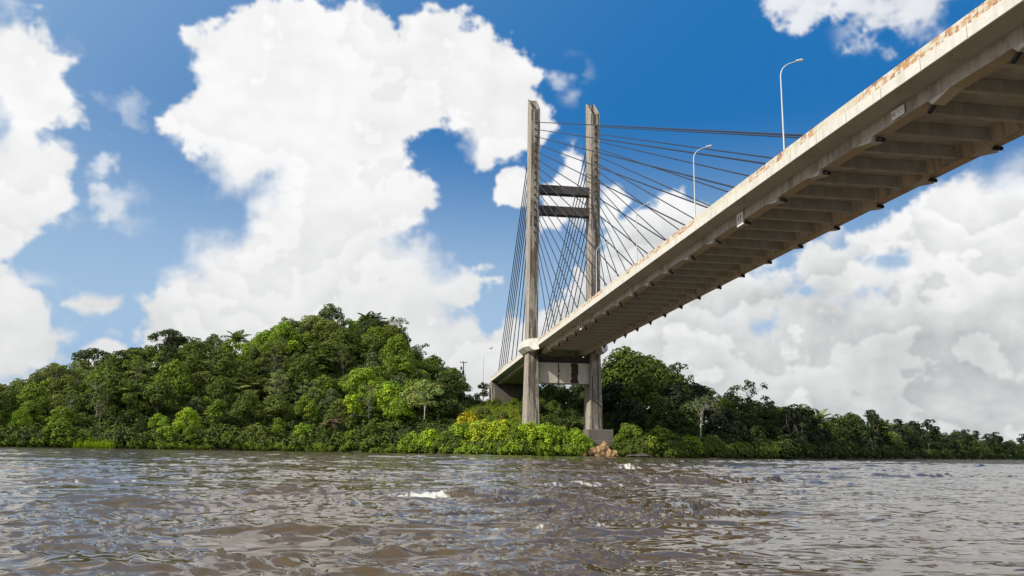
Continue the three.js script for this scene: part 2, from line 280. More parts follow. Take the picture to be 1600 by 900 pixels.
{
  const azs = []; for (let a = -80; a <= 60; a += (a > -26 && a < 30) ? 0.4 : 0.8) azs.push(a);
  const rows = [-12, -6, -3, -1.5, 0, 1, 2, 3.5, 5, 7, 9, 12, 15, 19, 23, 28, 33, 39, 45, 52, 60, 68, 76, 85, 100, 120, 150, 200, 300, 500, 900, 1600];
  const pos = [], col = [], idx = [];
  for (const a of azs) { const S = landAt(a)[1]; for (const r of rows) { const D = S + r, [x, z] = polar(a, D), y = groundPolar(a, D); pos.push(x, y, z); const f = fbm(x * 0.3, z * 0.3, 7, 4), k = sstep(0.42, 0.6, f), c = mix3([0.075, 0.055, 0.03], [0.045, 0.065, 0.018], k); col.push(...c); } }
  const R = rows.length;
  for (let i = 0; i + 1 < azs.length; i++) for (let j = 0; j + 1 < R; j++) { const a = i * R + j, b = a + R; idx.push(a, b, a + 1, a + 1, b, b + 1); }
  const g = new THREE.BufferGeometry(); g.setAttribute('position', new THREE.Float32BufferAttribute(pos, 3)); g.setAttribute('color', new THREE.Float32BufferAttribute(col, 3)); g.setIndex(idx); g.computeVertexNormals();
  const m = mesh('terrain', g, std({ vertexColors: true, roughness: 1 }), scene); m.userData.kind = 'structure';
}

/* ------------------------------------------------------------------ the river */
// chop: short-crested wavelets, each kind alive only in scattered patches, over a smoother sheet
const WAVES = (() => { const r = rng(5), o = []; for (let i = 0; i < 30; i++) { const lam = 0.13 * Math.pow(1.155, i * 0.86 + r() * 0.7), a = (r() - 0.5) * 1.5 + 0.12; o.push({ lam, kx: Math.sin(a) * 2 * Math.PI / lam, kz: Math.cos(a) * 2 * Math.PI / lam, p: r() * 6.28, A: 0.030 * Math.min(lam, 0.32), q: r() * 50 }); } return o; })();
// standing waves over the bed: x, z, half length across, half width, height, turn
const STAND = [[1.4, -16.6, 0.6, 0.38, 0.15, 0.2], [5.6, -23, 1.2, 0.5, 0.13, 0.1], [9.6, -26, 1.7, 0.5, 0.12, 0.05], [13.2, -27.6, 1.4, 0.5, 0.09, -0.1], [13.2, -45, 0.8, 0.6, 0.28, 0], [12, -18, 1.3, 0.4, 0.06, 0.1], [-7.6, -22, 2.2, 0.5, 0.11, 0], [-3.2, -14, 1.2, 0.4, 0.07, 0.1], [-1.0, -9.8, 0.9, 0.24, 0.05, -0.05], [25, -36, 2.5, 0.5, 0.06, 0], [-1.5, -17.5, 1.5, 0.4, 0.07, 0]];
const FOAM = [[1.0, -16.3, 0.55, 0.36, 1.25], [5.6, -22.7, 0.9, 0.4, 0.72], [4.6, -22.6, 0.5, 0.3, 0.66], [10.2, -25.6, 2.2, 0.4, 0.42], [13.2, -44.6, 0.6, 0.8, 0.95], [12.2, -44, 0.8, 0.5, 0.55], [2.0, -9.9, 0.7, 0.16, 0.55], [2.8, -10.4, 0.5, 0.14, 0.5], [-7, -21.4, 1.4, 0.3, 0.35], [-1.0, -19.5, 1.0, 0.3, 0.36]];
function waterAt(x, z, step) {
  const far = 1 + 1.3 * sstep(0.05, 0.16, step) + 2.0 * sstep(0.16, 0.6, step);   // where the mesh is too coarse for the short chop the longer waves carry its slope
  const rough = 0.42 + 1.0 * sstep(0.38, 0.66, fbm(x * 0.10 + 3, z * 0.14, 2, 3)) * lerp(0.5, 1.15, sstep(-5, 8, x));
  const wx = x + (fbm(x * 0.5, z * 0.5, 11, 3) - 0.5) * 1.8, wz = z + (fbm(x * 0.5 + 31, z * 0.5, 13, 3) - 0.5) * 1.8;
  let y = 0;
  for (const w of WAVES) {
    const keep = sstep(2.2, 4.2, w.lam / step); if (keep <= 0) continue;
    const m = sstep(0.44, 0.72, n3(wx / (3.4 * w.lam) + w.q, w.q * 1.7, wz / (2.3 * w.lam))); if (m <= 0) continue;
    const c = 0.5 + 0.5 * Math.sin(w.kx * wx + w.kz * wz + w.p);
    y += keep * w.A * m * rough * far * (1.9 * c * c * c - 0.55);
  }
  for (const [sx, sz, lx, lz, h, a] of STAND) { const dx = x - sx, dz = z - sz; if (Math.abs(dx) > lx * 3.4 || Math.abs(dz) > lz * 5) continue; const nz = 0.45 + 1.1 * n3(x * 1.7, z * 1.7, 41); const u = (dx * Math.cos(a) - dz * Math.sin(a)) / lx, v = (dx * Math.sin(a) + dz * Math.cos(a)) / lz, e = Math.exp(-u * u); y += h * nz * e * (Math.exp(-v * v * 1.2) - 0.55 * Math.exp(-(v - 1.7) * (v - 1.7))); }
  return y;
}
{
  const azs = []; for (let a = -34; a <= 52.001; a += 0.11) azs.push(a); const FAN = azs.length; for (let a = 56; a < 326; a += 6) azs.push(a);
  const rs = [0.05]; for (let r = 1.6; r < 150; r *= 1.0085) rs.push(r); for (let r = 150; r < 320; r *= 1.012) rs.push(r); for (let r = 320; r < 7500; r *= 1.09) rs.push(r);
  const NA = azs.length, pos = [], col = [], uv = [], idx = [];
  for (const r of rs) {
    const fade = 1 - sstep(180, 300, r);
    for (let i = 0; i < NA; i++) {
      const a = azs[i], x = Math.sin(a * RAD) * r, z = -Math.cos(a * RAD) * r, fan = i < FAN;
      let y = 0, c = [0.086, 0.059, 0.030];
      if (r < 300 && fan) {
        y = waterAt(x, z, Math.max(r * (r < 150 ? 0.006 : 0.012), 0.025)) * fade * sstep(0.5, 2.5, r);
        if (r < 70) {
          let f = 0; for (const [fx, fz, lx, lz, s] of FOAM) { const d = Math.hypot((x - fx) / lx, (z - fz) / lz); if (d < 1.7) f = Math.max(f, s * (1.25 - d * 0.62)); }
          if (f > 0.05) { const n = fbm(x * 5.5, z * 9, 19, 5, 0.68); c = mix3(c, [0.72, 0.70, 0.65], 0.92 * sstep(0.53, 0.62, n + (f - 0.75) * 0.3)); }
        }
      }
      pos.push(x, y, z); col.push(...c); uv.push(x / 5.2, z / 5.2);
    }
  }
  for (let j = 0; j + 1 < rs.length; j++) for (let i = 0; i < NA; i++) { const i2 = (i + 1) % NA, a = j * NA + i, b = j * NA + i2, c = a + NA, d = b + NA; idx.push(a, b, c, b, d, c); }
  const g = new THREE.BufferGeometry(); g.setAttribute('position', new THREE.Float32BufferAttribute(pos, 3)); g.setAttribute('color', new THREE.Float32BufferAttribute(col, 3)); g.setAttribute('uv', new THREE.Float32BufferAttribute(uv, 2)); g.setIndex(idx); g.computeVertexNormals();
  const wm = new THREE.MeshPhysicalMaterial({ vertexColors: true, roughness: 0.045, ior: 1.33, metalness: 0, bumpMap: T.ripple, bumpScale: 0.025, side: THREE.DoubleSide });
  const m = mesh('river_water', g, wm, scene); m.castShadow = false; m.userData.kind = 'structure';
}

/* ------------------------------------------------------------------ the bridge */
const X0 = 36.85, XL = 30.3, XR = 43.4, MID = -49;
const deckY = (z) => { const t = MID - z; let y = 22.25 - 0.0134 * (Math.sqrt(t * t + 400) - 20); if (z < -172) y -= (-172 - z) * 0.008; return y; };
const Z_FAR = -242, Z_NEAR = 14;
const bridge = thing('cable_stayed_bridge', 'long concrete cable-stayed bridge with twin-legged pylon spanning the brown river', 'bridge');
{
  const zs = []; for (let z = Z_FAR; z <= Z_NEAR + 0.01; z += 8) zs.push(z);
  const slab = mesh('deck_slab', sweep([[XL + 0.06, 0.98], [32.0, 0.925], [32.9, 0.925], [33.0, 1.12], [40.7, 1.12], [40.8, 0.925], [41.7, 0.925], [XR - 0.06, 0.98], [XR - 0.06, 1.3], [XL + 0.06, 1.3]], zs, deckY), M.soffit, bridge);
  mesh('road_surface', sweep([[XL + 0.9, 1.304], [XR - 0.9, 1.304], [XR - 0.9, 1.36], [XL + 0.9, 1.36]], zs, deckY), M.asphalt, slab);
  for (const s of [-1, 1]) {
    const gx = (d) => X0 + s * d;
    const gird = mesh('edge_girder', sweep([[gx(4.85), 0], [gx(4.8), 0.922], [gx(3.93), 0.922], [gx(3.85), 1.118], [gx(3.76), 1.118], [gx(3.9), 0]], zs, deckY), M.girder, bridge);
    mesh('parapet', sweep([[gx(6.44), 1.65], [gx(6.38), 2.42], [gx(6.16), 2.42], [gx(6.1), 1.302]], zs, deckY), M.parapet, bridge);
    const edge = s < 0 ? mesh('slab_edge', sweep([[gx(6.46), 1.0], [gx(6.46), 1.66], [gx(6.3), 1.66], [gx(6.3), 1.0]], zs, deckY), M.fascia, bridge) : null;
    for (let z = s < 0 ? -166 : -165.9; z < Z_NEAR - 4; z += 4.02) {
      if (s > 0) continue;
      mesh('edge_panel', sweep([[gx(6.54), 0.92], [gx(6.57), 0.95], [gx(6.57), 1.68], [gx(6.54), 1.71], [gx(6.461), 1.71], [gx(6.461), 0.92]], [z, z + 3.965], deckY), M.fascia, edge);
    }
    if (s < 0) for (let z = Z_FAR + 0.3; z < -180; z += 4.02) mesh('edge_panel', sweep([[gx(6.54), 0.92], [gx(6.57), 0.95], [gx(6.57), 1.68], [gx(6.54), 1.71], [gx(6.461), 1.71], [gx(6.461), 0.92]], [z, z + 3.965], deckY), M.fascia, edge);
    if (s > 0) mesh('slab_edge', sweep([[gx(6.54), 0.92], [gx(6.54), 1.7], [gx(6.3), 1.7], [gx(6.3), 0.92]], zs, deckY), M.fascia, bridge);
    // anchor blocks under the girder, with the end of the stay sticking out
    const put = (zk, dz, slope) => {
      const y = deckY(zk), xi = gx(4.0), xo = gx(4.83), lo = Math.min(xi, xo), hi = Math.max(xi, xo), e = dz;
      const prof = [[-1.9, 0.02], [-0.2, -0.32], [0.02, -0.35], [0.32, -0.02], [0.15, 0.3], [-1.7, 0.3]].map(([a, b]) => [zk + e * a, y + b]);
      const q = []; const n = prof.length;
      for (let k = 0; k < n; k++) { const a = prof[k], b = prof[(k + 1) % n]; q.push([[lo, a[1], a[0]], [hi, a[1], a[0]], [hi, b[1], b[0]], [lo, b[1], b[0]]]); }
      for (const x of [lo, hi]) for (let k = 1; k + 1 < n; k++) q.push([[x, prof[0][1], prof[0][0]], [x, prof[k][1], prof[k][0]], [x, prof[k + 1][1], prof[k + 1][0]], [x, prof[k + 1][1], prof[k + 1][0]]]);
      const b = mesh('anchor_block', quadGeo(q), M.beam, gird);
      const c = [gx(4.42), y - 0.24, zk + e * 0.2], L = Math.hypot(1, slope);
      return [c, L];
    };
    for (let k = 0; k < 17; k++) {
      const zk = -49.6 - 7.0 * k; if (zk < -164) break;
      const top = [gx(s * 0 + 6.7), 71.7 - 1.66 * k, -169.75], bot = [gx(4.42), deckY(zk) - 0.12, zk + 0.2];
      put(zk, 1, 1);
      const d = new THREE.Vector3(bot[0] - top[0], bot[1] - top[1], bot[2] - top[2]), L = d.length(); d.normalize();
      mesh('stay_cable', tube([top, bot], 0.085, 0.085, 7), M.cable, bridge);
      mesh('anchor_pipe', tube([bot, [bot[0] + d.x * 0.75, bot[1] + d.y * 0.75, bot[2] + d.z * 0.75]], 0.16, 0.15, 9), M.steel, gird);
    }
    for (let k = 0; k < 6; k++) { const zk = -43 + 7 * k, b = [gx(4.42), deckY(zk) - 0.12, zk - 0.2]; put(zk, -1, 1); mesh('anchor_pipe', tube([b, [b[0] + (s < 0 ? 0.02 : -0.02), b[1] - 0.36, b[2] - 0.72]], 0.16, 0.15, 9), M.steel, gird); }
    for (let k = 0; k < 17; k++) {   // back stays to the side span, closer together
      const zk = -238.4 + (k < 5 ? k * 4.2 : 16.8 + (k - 4) * 8.2); if (zk > -182) break;
      mesh('stay_cable', tube([[gx(6.7), 71.7 - 3.0 * k, -174.1], [gx(4.9), deckY(zk) + 1.0, zk]], 0.11, 0.11, 7), M.cable, bridge);
    }
  }
  for (let z = -164.6; z < 6; z += 3.5) { const y = deckY(z); mesh('floor_beam', box(33.0, 40.7, y + 0.2, y + 1.118, z - 0.2, z + 0.2, 0.03), M.soffit, slab); }
  for (let z = -236; z < -178; z += 3.5) { const y = deckY(z); mesh('floor_beam', box(33.0, 40.7, y + 0.2, y + 1.118, z - 0.2, z + 0.2, 0.03), M.soffit, slab); }

  // pylon: two legs with a slanting hollow head, cross beams, platform round the leg at deck level
  for (const s of [-1, 1]) {
    const c = X0 + s * 6.72, R = (hw, z0, z1, y) => rect(c - hw, c + hw, z0, z1, y, 0.06), out = s < 0 ? -1 : 1;
    const L = (a, b, z0, z1, y) => rect(c + (out < 0 ? -a : -b), c + (out < 0 ? b : a), z0, z1, y, 0.06);
    const body = stack([L(1.3, 1.5, -175.2, -169.0, -1), L(1.28, 1.48, -175.0, -169.2, 5.4), L(1.02, 1.12, -174.4, -169.55, 19.7), R(1.0, -174.3, -169.6, 20.4), R(1.0, -174.3, -169.6, 73.2)]);
    const wall = (x0, x1) => quadGeo((() => { const p = [[-169.6, 73.2], [-169.6, 74.7], [-174.3, 78.9], [-174.3, 73.2]], q = []; for (let k = 0; k < 4; k++) { const a = p[k], b = p[(k + 1) % 4]; q.push([[x0, a[1], a[0]], [x1, a[1], a[0]], [x1, b[1], b[0]], [x0, b[1], b[0]]]); } for (const x of [x0, x1]) q.push(p.map((v) => [x, v[1], v[0]])); return q; })());
    const head = [wall(c - 1.0, c - 0.72), wall(c + 0.72, c + 1.0), box(c - 0.718, c + 0.718, 73.1, 74.72, -169.9, -169.602, 0.02), box(c - 0.718, c + 0.718, 73.1, 78.6, -174.298, -174.0, 0.02)];
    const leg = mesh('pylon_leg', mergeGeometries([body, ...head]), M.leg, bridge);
    for (let k = 0; k < 16; k++) { const y = 71.7 - 1.66 * k; mesh('anchor_socket', box(c - 0.16, c + 0.16, y - 0.26, y + 0.18, -169.62, -169.46, 0.03), M.steel, leg); }
    // platform skirting the leg
    const o = (d) => c + s * d, ring = (k, y) => [[o(-0.2), y, -164.6 + k], [o(1.5 - k), y, -166.2 + k * 0.6], [o(2.25 - k), y, -168.6], [o(2.25 - k), y, -175.4], [o(1.5 - k), y, -177.8 - k * 0.6], [o(-0.2), y, -179.4 - k]];
    const fix = (r) => s < 0 ? r : [...r].reverse();
    const yb = deckY(-172);
    const q = []; const lv = [[0.9, yb + 0.15], [0, yb + 0.95], [0, yb + 1.72], [0.06, yb + 1.74], [0.12, yb + 2.44]].map(([k, y]) => fix(ring(k, y)));
    for (let i = 0; i + 1 < lv.length; i++) for (let k = 0; k < 6; k++) q.push([lv[i][k], lv[i][(k + 1) % 6], lv[i + 1][(k + 1) % 6], lv[i + 1][k]]);
    for (const r of [lv[0], lv[4]]) { q.push([r[0], r[1], r[2], r[3]], [r[0], r[3], r[4], r[5]]); }
    mesh('pylon_platform', quadGeo(q), M.fascia, bridge);
  }
  mesh('cross_beam', box(31.14, 42.56, 56.05, 57.95, -172.9, -171.0, 0.05), M.mould, bridge);
  mesh('cross_beam', box(31.14, 42.56, 51.3, 53.25, -172.9, -171.0, 0.05), M.mould, bridge);
  const low = mesh('cross_beam', box(31.2, 42.5, 14.75, 19.05, -173.4, -170.4, 0.06), M.beam, bridge);
  mesh('gap_block', box(31.3, 42.4, 19.052, 20.4, -173.0, -171.2, 0.05), M.mould, bridge);  // dark block filling the recess between beam and deck
  // rain stains down the beam face: thin dirty crusts with a ragged outline
  const stain = (x0, x1, seed) => { const q = [], N = 22, r = rng(seed); const ed = []; for (let i = 0; i <= N; i++) { const y = lerp(19.0, 14.8, i / N); ed.push([x0 + (r() - 0.5) * 0.22 * (1 + i / N), x1 + (r() - 0.5) * 0.22 * (1 + i / N), y]); } for (let i = 0; i < N; i++) q.push([[ed[i][0], ed[i][2], -170.394], [ed[i][1], ed[i][2], -170.394], [ed[i + 1][1], ed[i + 1][2], -170.394], [ed[i + 1][0], ed[i + 1][2], -170.394]]); mesh('rain_stain', quadGeo(q), M.stainDark, low); };
  stain(35.6, 35.85, 3); stain(38.4, 39.9, 4);
  mesh('drain_pipe', tube([[33.4, 14.8, -170.9], [33.4, 14.35, -170.9], [33.15, 14.15, -170.9], [32.7, 14.2, -170.9]], 0.13, 0.13, 8), M.white, low);
  mesh('drain_pipe', tube([[31.5, 14.8, -170.9], [31.5, 13.8, -170.9]], 0.12, 0.12, 8), M.white, low);
  // footing of the far leg
  mesh('footing', box(41.6, 46.9, 3.2, 5.4, -176, -168.4, 0.08), M.footing, bridge);
  mesh('footing', box(41.0, 48.6, -0.8, 3.2, -177, -167.2, 0.1), M.footing, bridge);
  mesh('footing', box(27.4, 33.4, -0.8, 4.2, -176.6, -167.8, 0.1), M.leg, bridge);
  // abutment where the side span lands
  mesh('abutment', box(31.6, 42.2, 7, deckY(-238) + 0.9, -243.5, -238.6, 0.02), M.footing, bridge);
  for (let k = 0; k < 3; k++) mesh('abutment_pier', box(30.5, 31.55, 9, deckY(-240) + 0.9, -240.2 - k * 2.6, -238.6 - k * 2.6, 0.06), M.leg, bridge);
  mesh('pile_bearing', box(32.3, 33.2, deckY(-239) - 0.7, deckY(-239) - 0.01, -238.98, -238.2, 0.03), M.steel, bridge);
}
// boards fixed to the girder
function board(z, w, h, y, label, name, draw) {
  const t = thing(name, label, 'sign'); t.position.set(31.93, deckY(z) + y, z);
  const cv = document.createElement('canvas'); cv.width = 256; cv.height = Math.round(256 * h / w); const c = cv.getContext('2d'); draw(c, cv.width, cv.height);
  const ct = new THREE.CanvasTexture(cv); ct.colorSpace = THREE.SRGBColorSpace;
  mesh('panel', new THREE.BoxGeometry(0.05, h, w), M.white, t);
  const f = mesh('face', new THREE.PlaneGeometry(w - 0.02, h - 0.02), std({ map: ct, roughness: 0.6 }), t); f.rotation.y = -Math.PI / 2; f.position.x = -0.029;
  for (const k of [-1, 1]) mesh('bracket', new THREE.BoxGeometry(0.14, 0.06, 0.05), M.steel, t).position.set(0.08, h * 0.3, k * w * 0.3);
}
board(-46.2, 1.35, 0.62, 0.42, 'white landscape board with small dark print on the edge girder', 'girder_sign', (c, w, h) => {
  c.fillStyle = '#f6f2ea'; c.fillRect(0, 0, w, h); c.fillStyle = '#4a4444'; for (let k = 0; k < 6; k++) c.fillRect(18 + k * 11, 30 + (k % 2) * 5, 8, 16); c.fillRect(14, 58, 66, 7); for (let k = 0; k < 5; k++) c.fillRect(20 + k * 12, 70, 8, 9);
  c.fillStyle = '#b4b3a6'; for (let k = 0; k < 6; k++) c.fillRect(110 + k * 22, 18 + (k % 3) * 8, 10, 34); c.fillStyle = '#cfcabd'; c.fillRect(150, 78, 60, 10);
});
board(-70.6, 1.4, 1.3, 0.2, 'white square navigation board with two dark upright marks on the girder', 'navigation_sign', (c, w, h) => {
  c.fillStyle = '#f4efe8'; c.fillRect(0, 0, w, h); c.strokeStyle = '#b9afa5'; c.lineWidth = 10; c.strokeRect(5, 5, w - 10, h - 10);
  const loz = (x, y, rx, ry, col) => { c.fillStyle = col; c.beginPath(); c.moveTo(x, y - ry); c.lineTo(x + rx, y); c.lineTo(x, y + ry); c.lineTo(x - rx, y); c.fill(); };
  loz(80, 115, 24, 70, '#43201c'); loz(160, 85, 24, 55, '#43201c'); loz(165, 150, 20, 45, '#c08f8c');
});
board(-134.5, 1.4, 1.35, 0.2, 'dark green navigation board in a white border near the pylon', 'navigation_sign', (c, w, h) => {
  c.fillStyle = '#e8e4da'; c.fillRect(0, 0, w, h); c.fillStyle = '#1e2a1c'; c.fillRect(46, 40, w - 92, h - 95);
});
// street lamps on the walkway, gooseneck arms over the road
{
  const names = ['tall white gooseneck street lamp, nearest one on the bridge deck', 'white gooseneck street lamp, second nearest on the bridge deck', 'white gooseneck street lamp, third nearest on the bridge deck', 'faint white gooseneck street lamp in front of the far pylon leg'];
  [-59.2, -78.7, -98.8, -119.2].forEach((z, i) => {
    const t = thing('street_lamp', names[i], 'street lamp', 'street lamps along the bridge deck'); const y0 = deckY(z) + 2.4; t.position.set(30.72, y0, z);
    mesh('pole', tube([[0, -0.3, 0], [0, 2, 0], [0, 6.5, 0]], 0.07, 0.05, 10), M.galv, t);
    const arc = []; for (let k = 0; k <= 9; k++) { const a = k / 9 * 1.25; arc.push([1.5 * (1 - Math.cos(a)), 6.5 + 1.35 * Math.sin(a), 0]); } arc.push([1.5, 7.98, 0]);
    mesh('arm', tube(arc, 0.05, 0.038, 8), M.galv, t);
    const hd = mesh('lamp_head', stack([rect(-0.1, 0.42, -0.07, 0.07, 0, 0.03), rect(-0.16, 0.5, -0.12, 0.12, 0.06, 0.05), rect(-0.1, 0.4, -0.08, 0.08, 0.15, 0.03)]), M.galv, t); hd.position.set(1.58, 7.95, 0); hd.rotation.z = 0.3;
    mesh('lamp_lens', stack([rect(0.0, 0.4, -0.09, 0.09, -0.03, 0.03), rect(0, 0.42, -0.1, 0.1, 0.03, 0.03)]), M.lens, hd);
    mesh('base_plate', new THREE.BoxGeometry(0.3, 0.05, 0.3), M.galv, t).position.y = 0.03;
  });
}

/* ------------------------------------------------------------------ plants: geometry kits */
class Leaves {
  constructor() { this.p = []; this.n = []; this.c = []; }
  // a folded leaf spray: two triangles about its midrib
  add(x, y, z, dx, dy, dz, nx, ny, nz, len, wid, col) {
    let sx = dy * nz - dz * ny, sy = dz * nx - dx * nz, sz = dx * ny - dy * nx; const l = Math.hypot(sx, sy, sz) || 1; sx /= l; sy /= l; sz /= l;
    const bx = sy * dz - sz * dy, by = sz * dx - sx * dz, bz = sx * dy - sy * dx, f = wid * 0.25;
    const A = [x - dx * len / 2, y - dy * len / 2, z - dz * len / 2], B = [x + dx * len / 2, y + dy * len / 2, z + dz * len / 2];
    const L = [x + sx * wid / 2 + bx * f, y + sy * wid / 2 + by * f, z + sz * wid / 2 + bz * f], R = [x - sx * wid / 2 + bx * f, y - sy * wid / 2 + by * f, z - sz * wid / 2 + bz * f];
    for (const tri of [[A, B, L], [A, R, B]]) {
      const [a, b, c] = tri, ux = b[0] - a[0], uy = b[1] - a[1], uz = b[2] - a[2], vx = c[0] - a[0], vy = c[1] - a[1], vz = c[2] - a[2];
      let mx = uy * vz - uz * vy, my = uz * vx - ux * vz, mz = ux * vy - uy * vx; const k = Math.hypot(mx, my, mz) || 1; mx /= k; my /= k; mz /= k;
      for (const q of tri) { this.p.push(q[0], q[1], q[2]); this.n.push(mx, my, mz); this.c.push(col[0], col[1], col[2]); }
    }
  }
  build() { const g = new THREE.BufferGeometry(); g.setAttribute('position', new THREE.Float32BufferAttribute(this.p, 3)); g.setAttribute('normal', new THREE.Float32BufferAttribute(this.n, 3)); g.setAttribute('color', new THREE.Float32BufferAttribute(this.c, 3)); return g; }
}
function onSphere(r) { const z = r() * 2 - 1, a = r() * 6.2832, s = Math.sqrt(1 - z * z); return [s * Math.cos(a), z, s * Math.sin(a)]; }
// leaves on the shells of a set of lobes [x,y,z,rx,ry,rz]
function lobeLeaves(L, lobes, per, size, r, { up = 0.35, droop = 0, hue = 0.25, inner = 0.72, low = -0.75 } = {}) {
  for (const [x, y, z, rx, ry, rz] of lobes) {
    const area = Math.max(0.4, (rx * rz + ry * (rx + rz) * 0.5) / 2), n = Math.round(per * area), t = 1 + (r() - 0.5) * hue * 1.6, yl = (r() - 0.5) * hue;
    for (let i = 0; i < n; i++) {
      let d = onSphere(r); if (d[1] < low) d = [d[0], -d[1], d[2]];
      const k = inner + (1.08 - inner) * Math.sqrt(r());
      let nx = d[0] + (r() - 0.5) * 0.9, ny = d[1] + up + (r() - 0.5) * 0.9, nz = d[2] + (r() - 0.5) * 0.9; const nl = Math.hypot(nx, ny, nz); nx /= nl; ny /= nl; nz /= nl;
      let [tx, ty, tz] = onSphere(r); ty -= droop; const dot = tx * nx + ty * ny + tz * nz; tx -= dot * nx; ty -= dot * ny; tz -= dot * nz; const tl = Math.hypot(tx, ty, tz) || 1;
      const s = size * (0.65 + r() * 0.75), b = t * (0.72 + r() * 0.56);
      L.add(x + d[0] * rx * k, y + d[1] * ry * k, z + d[2] * rz * k, tx / tl, ty / tl, tz / tl, nx, ny, nz, s * 1.25, s * 0.8, [b * (1 + yl), b, b * (1 - yl * 0.5)]);
    }
  }
}
const bent = (a, b, r, k = 0.12) => { const m = [0.33, 0.66].map((t) => [lerp(a[0], b[0], t) + (r() - 0.5) * k * 6, lerp(a[1], b[1], t) + (r() - 0.2) * k * 3, lerp(a[2], b[2], t) + (r() - 0.5) * k * 6]); return [a, ...m, b]; };
function kit(seed, o) { // one tree: { trunk, crown } geometry, base at the origin
  const r = rng(seed), L = new Leaves(), wood = [], H = o.h, R = o.w / 2, fork = o.fork, lobes = [];
  const lean = [(r() - 0.5) * (o.lean || 0.1) * H, (r() - 0.5) * (o.lean || 0.1) * H];
  const top = [lean[0] * fork, H * fork, lean[1] * fork];
  wood.push(tube([[0, -1.2, 0], [lean[0] * 0.1, 0, lean[1] * 0.1], [lean[0] * 0.4 * fork, H * fork * 0.5, lean[1] * 0.4 * fork], top], o.r, o.r * 0.62, 7));
  const n = o.n;
  for (let i = 0; i < n; i++) {
    const a = (i + r() * 0.7) * 2.39996, q = Math.sqrt((i + 0.5) / n); // sunflower spread
    const rr = R * q * o.spread * (0.85 + r() * 0.25), hh = o.shape === 'flat' ? H * (o.topAt + (1 - o.topAt) * (1 - q * q) * 0.6 + (r() - 0.5) * 0.07) : o.shape === 'tall' ? H * lerp(0.95, fork + 0.08, Math.pow(r(), 1.1)) : H * lerp(0.93, o.skirt, Math.pow(q, 1.9)) + (r() - 0.5) * H * 0.1;
    const lr = R * o.lobe * (0.7 + r() * 0.6);
    lobes.push([lean[0] + Math.cos(a) * rr, hh - lr * 0.6, lean[1] + Math.sin(a) * rr, lr, lr * o.flat * (0.8 + r() * 0.4), lr]);
  }
  if (o.core) for (let i = 0; i < o.core; i++) { const a = r() * 6.28, q = r() * R * 0.62; lobes.push([lean[0] + Math.cos(a) * q, H * lerp(fork * 0.75, 0.8, r()), lean[1] + Math.sin(a) * q, R * 0.3, R * 0.28, R * 0.3]); }
  lobeLeaves(L, lobes, o.per, o.size, r, o);
  // main limbs from the trunk head, lesser limbs leaving the nearest main limb
  const limbs = Math.min(lobes.length, o.limbs), main = [];
  for (let i = 0; i < limbs; i++) {
    const b = lobes[Math.floor(i * n / limbs)], tip = [b[0], b[1] - b[4] * 0.1, b[2]];
    if (i < 5) { const s = 0.7 + r() * 0.3, path = bent([top[0] * s, top[1] * s, top[2] * s], tip, r, H * 0.018); main.push(path); wood.push(tube(path, o.r * 0.5, o.r * 0.14, 5)); continue; }
    let best = null, bd = 1e9; for (const p of main) for (const q of [p[1], p[2]]) { const d = Math.hypot(q[0] - tip[0], q[1] - tip[1], q[2] - tip[2]); if (d < bd && q[1] < tip[1] + 0.5) { bd = d; best = q; } }
    wood.push(tube(bent(best || top, tip, r, H * 0.014), o.r * 0.24, o.r * 0.06, 4));
  }
  return { trunk: mergeGeometries(wood), crown: L.build(), h: H, w: o.w };
}
function palmKit(seed, h, fr, n, r0, sag = 0) {
  const r = rng(seed), L = new Leaves(), wood = [], lx = (r() - 0.5) * h * 0.12, lz = (r() - 0.5) * h * 0.12;
  wood.push(tube([[0, -1, 0], [lx * 0.2, h * 0.4, lz * 0.2], [lx, h, lz]], r0, r0 * 0.75, 7));
  for (let i = 0; i < n; i++) {
    const a = i * 2.39996 + r() * 0.4, up = lerp(1.42, 0.1, i / n) + sag + (r() - 0.5) * 0.2, len = fr * (0.8 + r() * 0.35), pts = []; let x = lx, y = h, z = lz, e = up; const seg = 12;
    for (let k = 0; k <= seg; k++) { pts.push([x, y, z]); x += Math.cos(a) * Math.cos(e) * len / seg; z += Math.sin(a) * Math.cos(e) * len / seg; y += Math.sin(e) * len / seg; e -= (1.3 + 0.5 * r()) / seg * (0.4 + k / seg); }
    wood.push(tube(pts, 0.06, 0.015, 4, false));
    const t = 0.75 + r() * 0.5, yl = i > n * 0.85 ? 0.2 : 0;
    for (let k = 2; k < seg * 2; k++) {
      const f = k / (seg * 2), i0 = Math.min(seg - 1, Math.floor(f * seg)), q = f * seg - i0, P = pts[i0], Q = pts[i0 + 1], px = lerp(P[0], Q[0], q), py = lerp(P[1], Q[1], q), pz = lerp(P[2], Q[2], q);
      let tx = Q[0] - P[0], ty = Q[1] - P[1], tz = Q[2] - P[2]; const tl = Math.hypot(tx, ty, tz); tx /= tl; ty /= tl; tz /= tl;
      const ll = fr * 0.3 * Math.sin(Math.PI * (0.12 + f * 0.83)) + 0.12;
      for (const s of [-1, 1]) {
        let dx = -Math.sin(a) * s + tx * 0.65, dy = -0.35 + ty * 0.65 + (r() - 0.5) * 0.25, dz = Math.cos(a) * s + tz * 0.65; const dl = Math.hypot(dx, dy, dz); dx /= dl; dy /= dl; dz /= dl;
        const b = t * (0.8 + r() * 0.4);
        L.add(px + dx * ll / 2, py + dy * ll / 2, pz + dz * ll / 2, dx, dy, dz, -ty * Math.cos(a), 1, -ty * Math.sin(a), ll, fr * 0.07, [b * (1 + yl), b * (1 - yl * 0.15), b * (1 - yl * 0.2)]);
      }
    }
  }
  return { trunk: mergeGeometries(wood.map((g) => g)), crown: L.build(), h: h + fr * 0.5, w: fr * 1.7 };
}
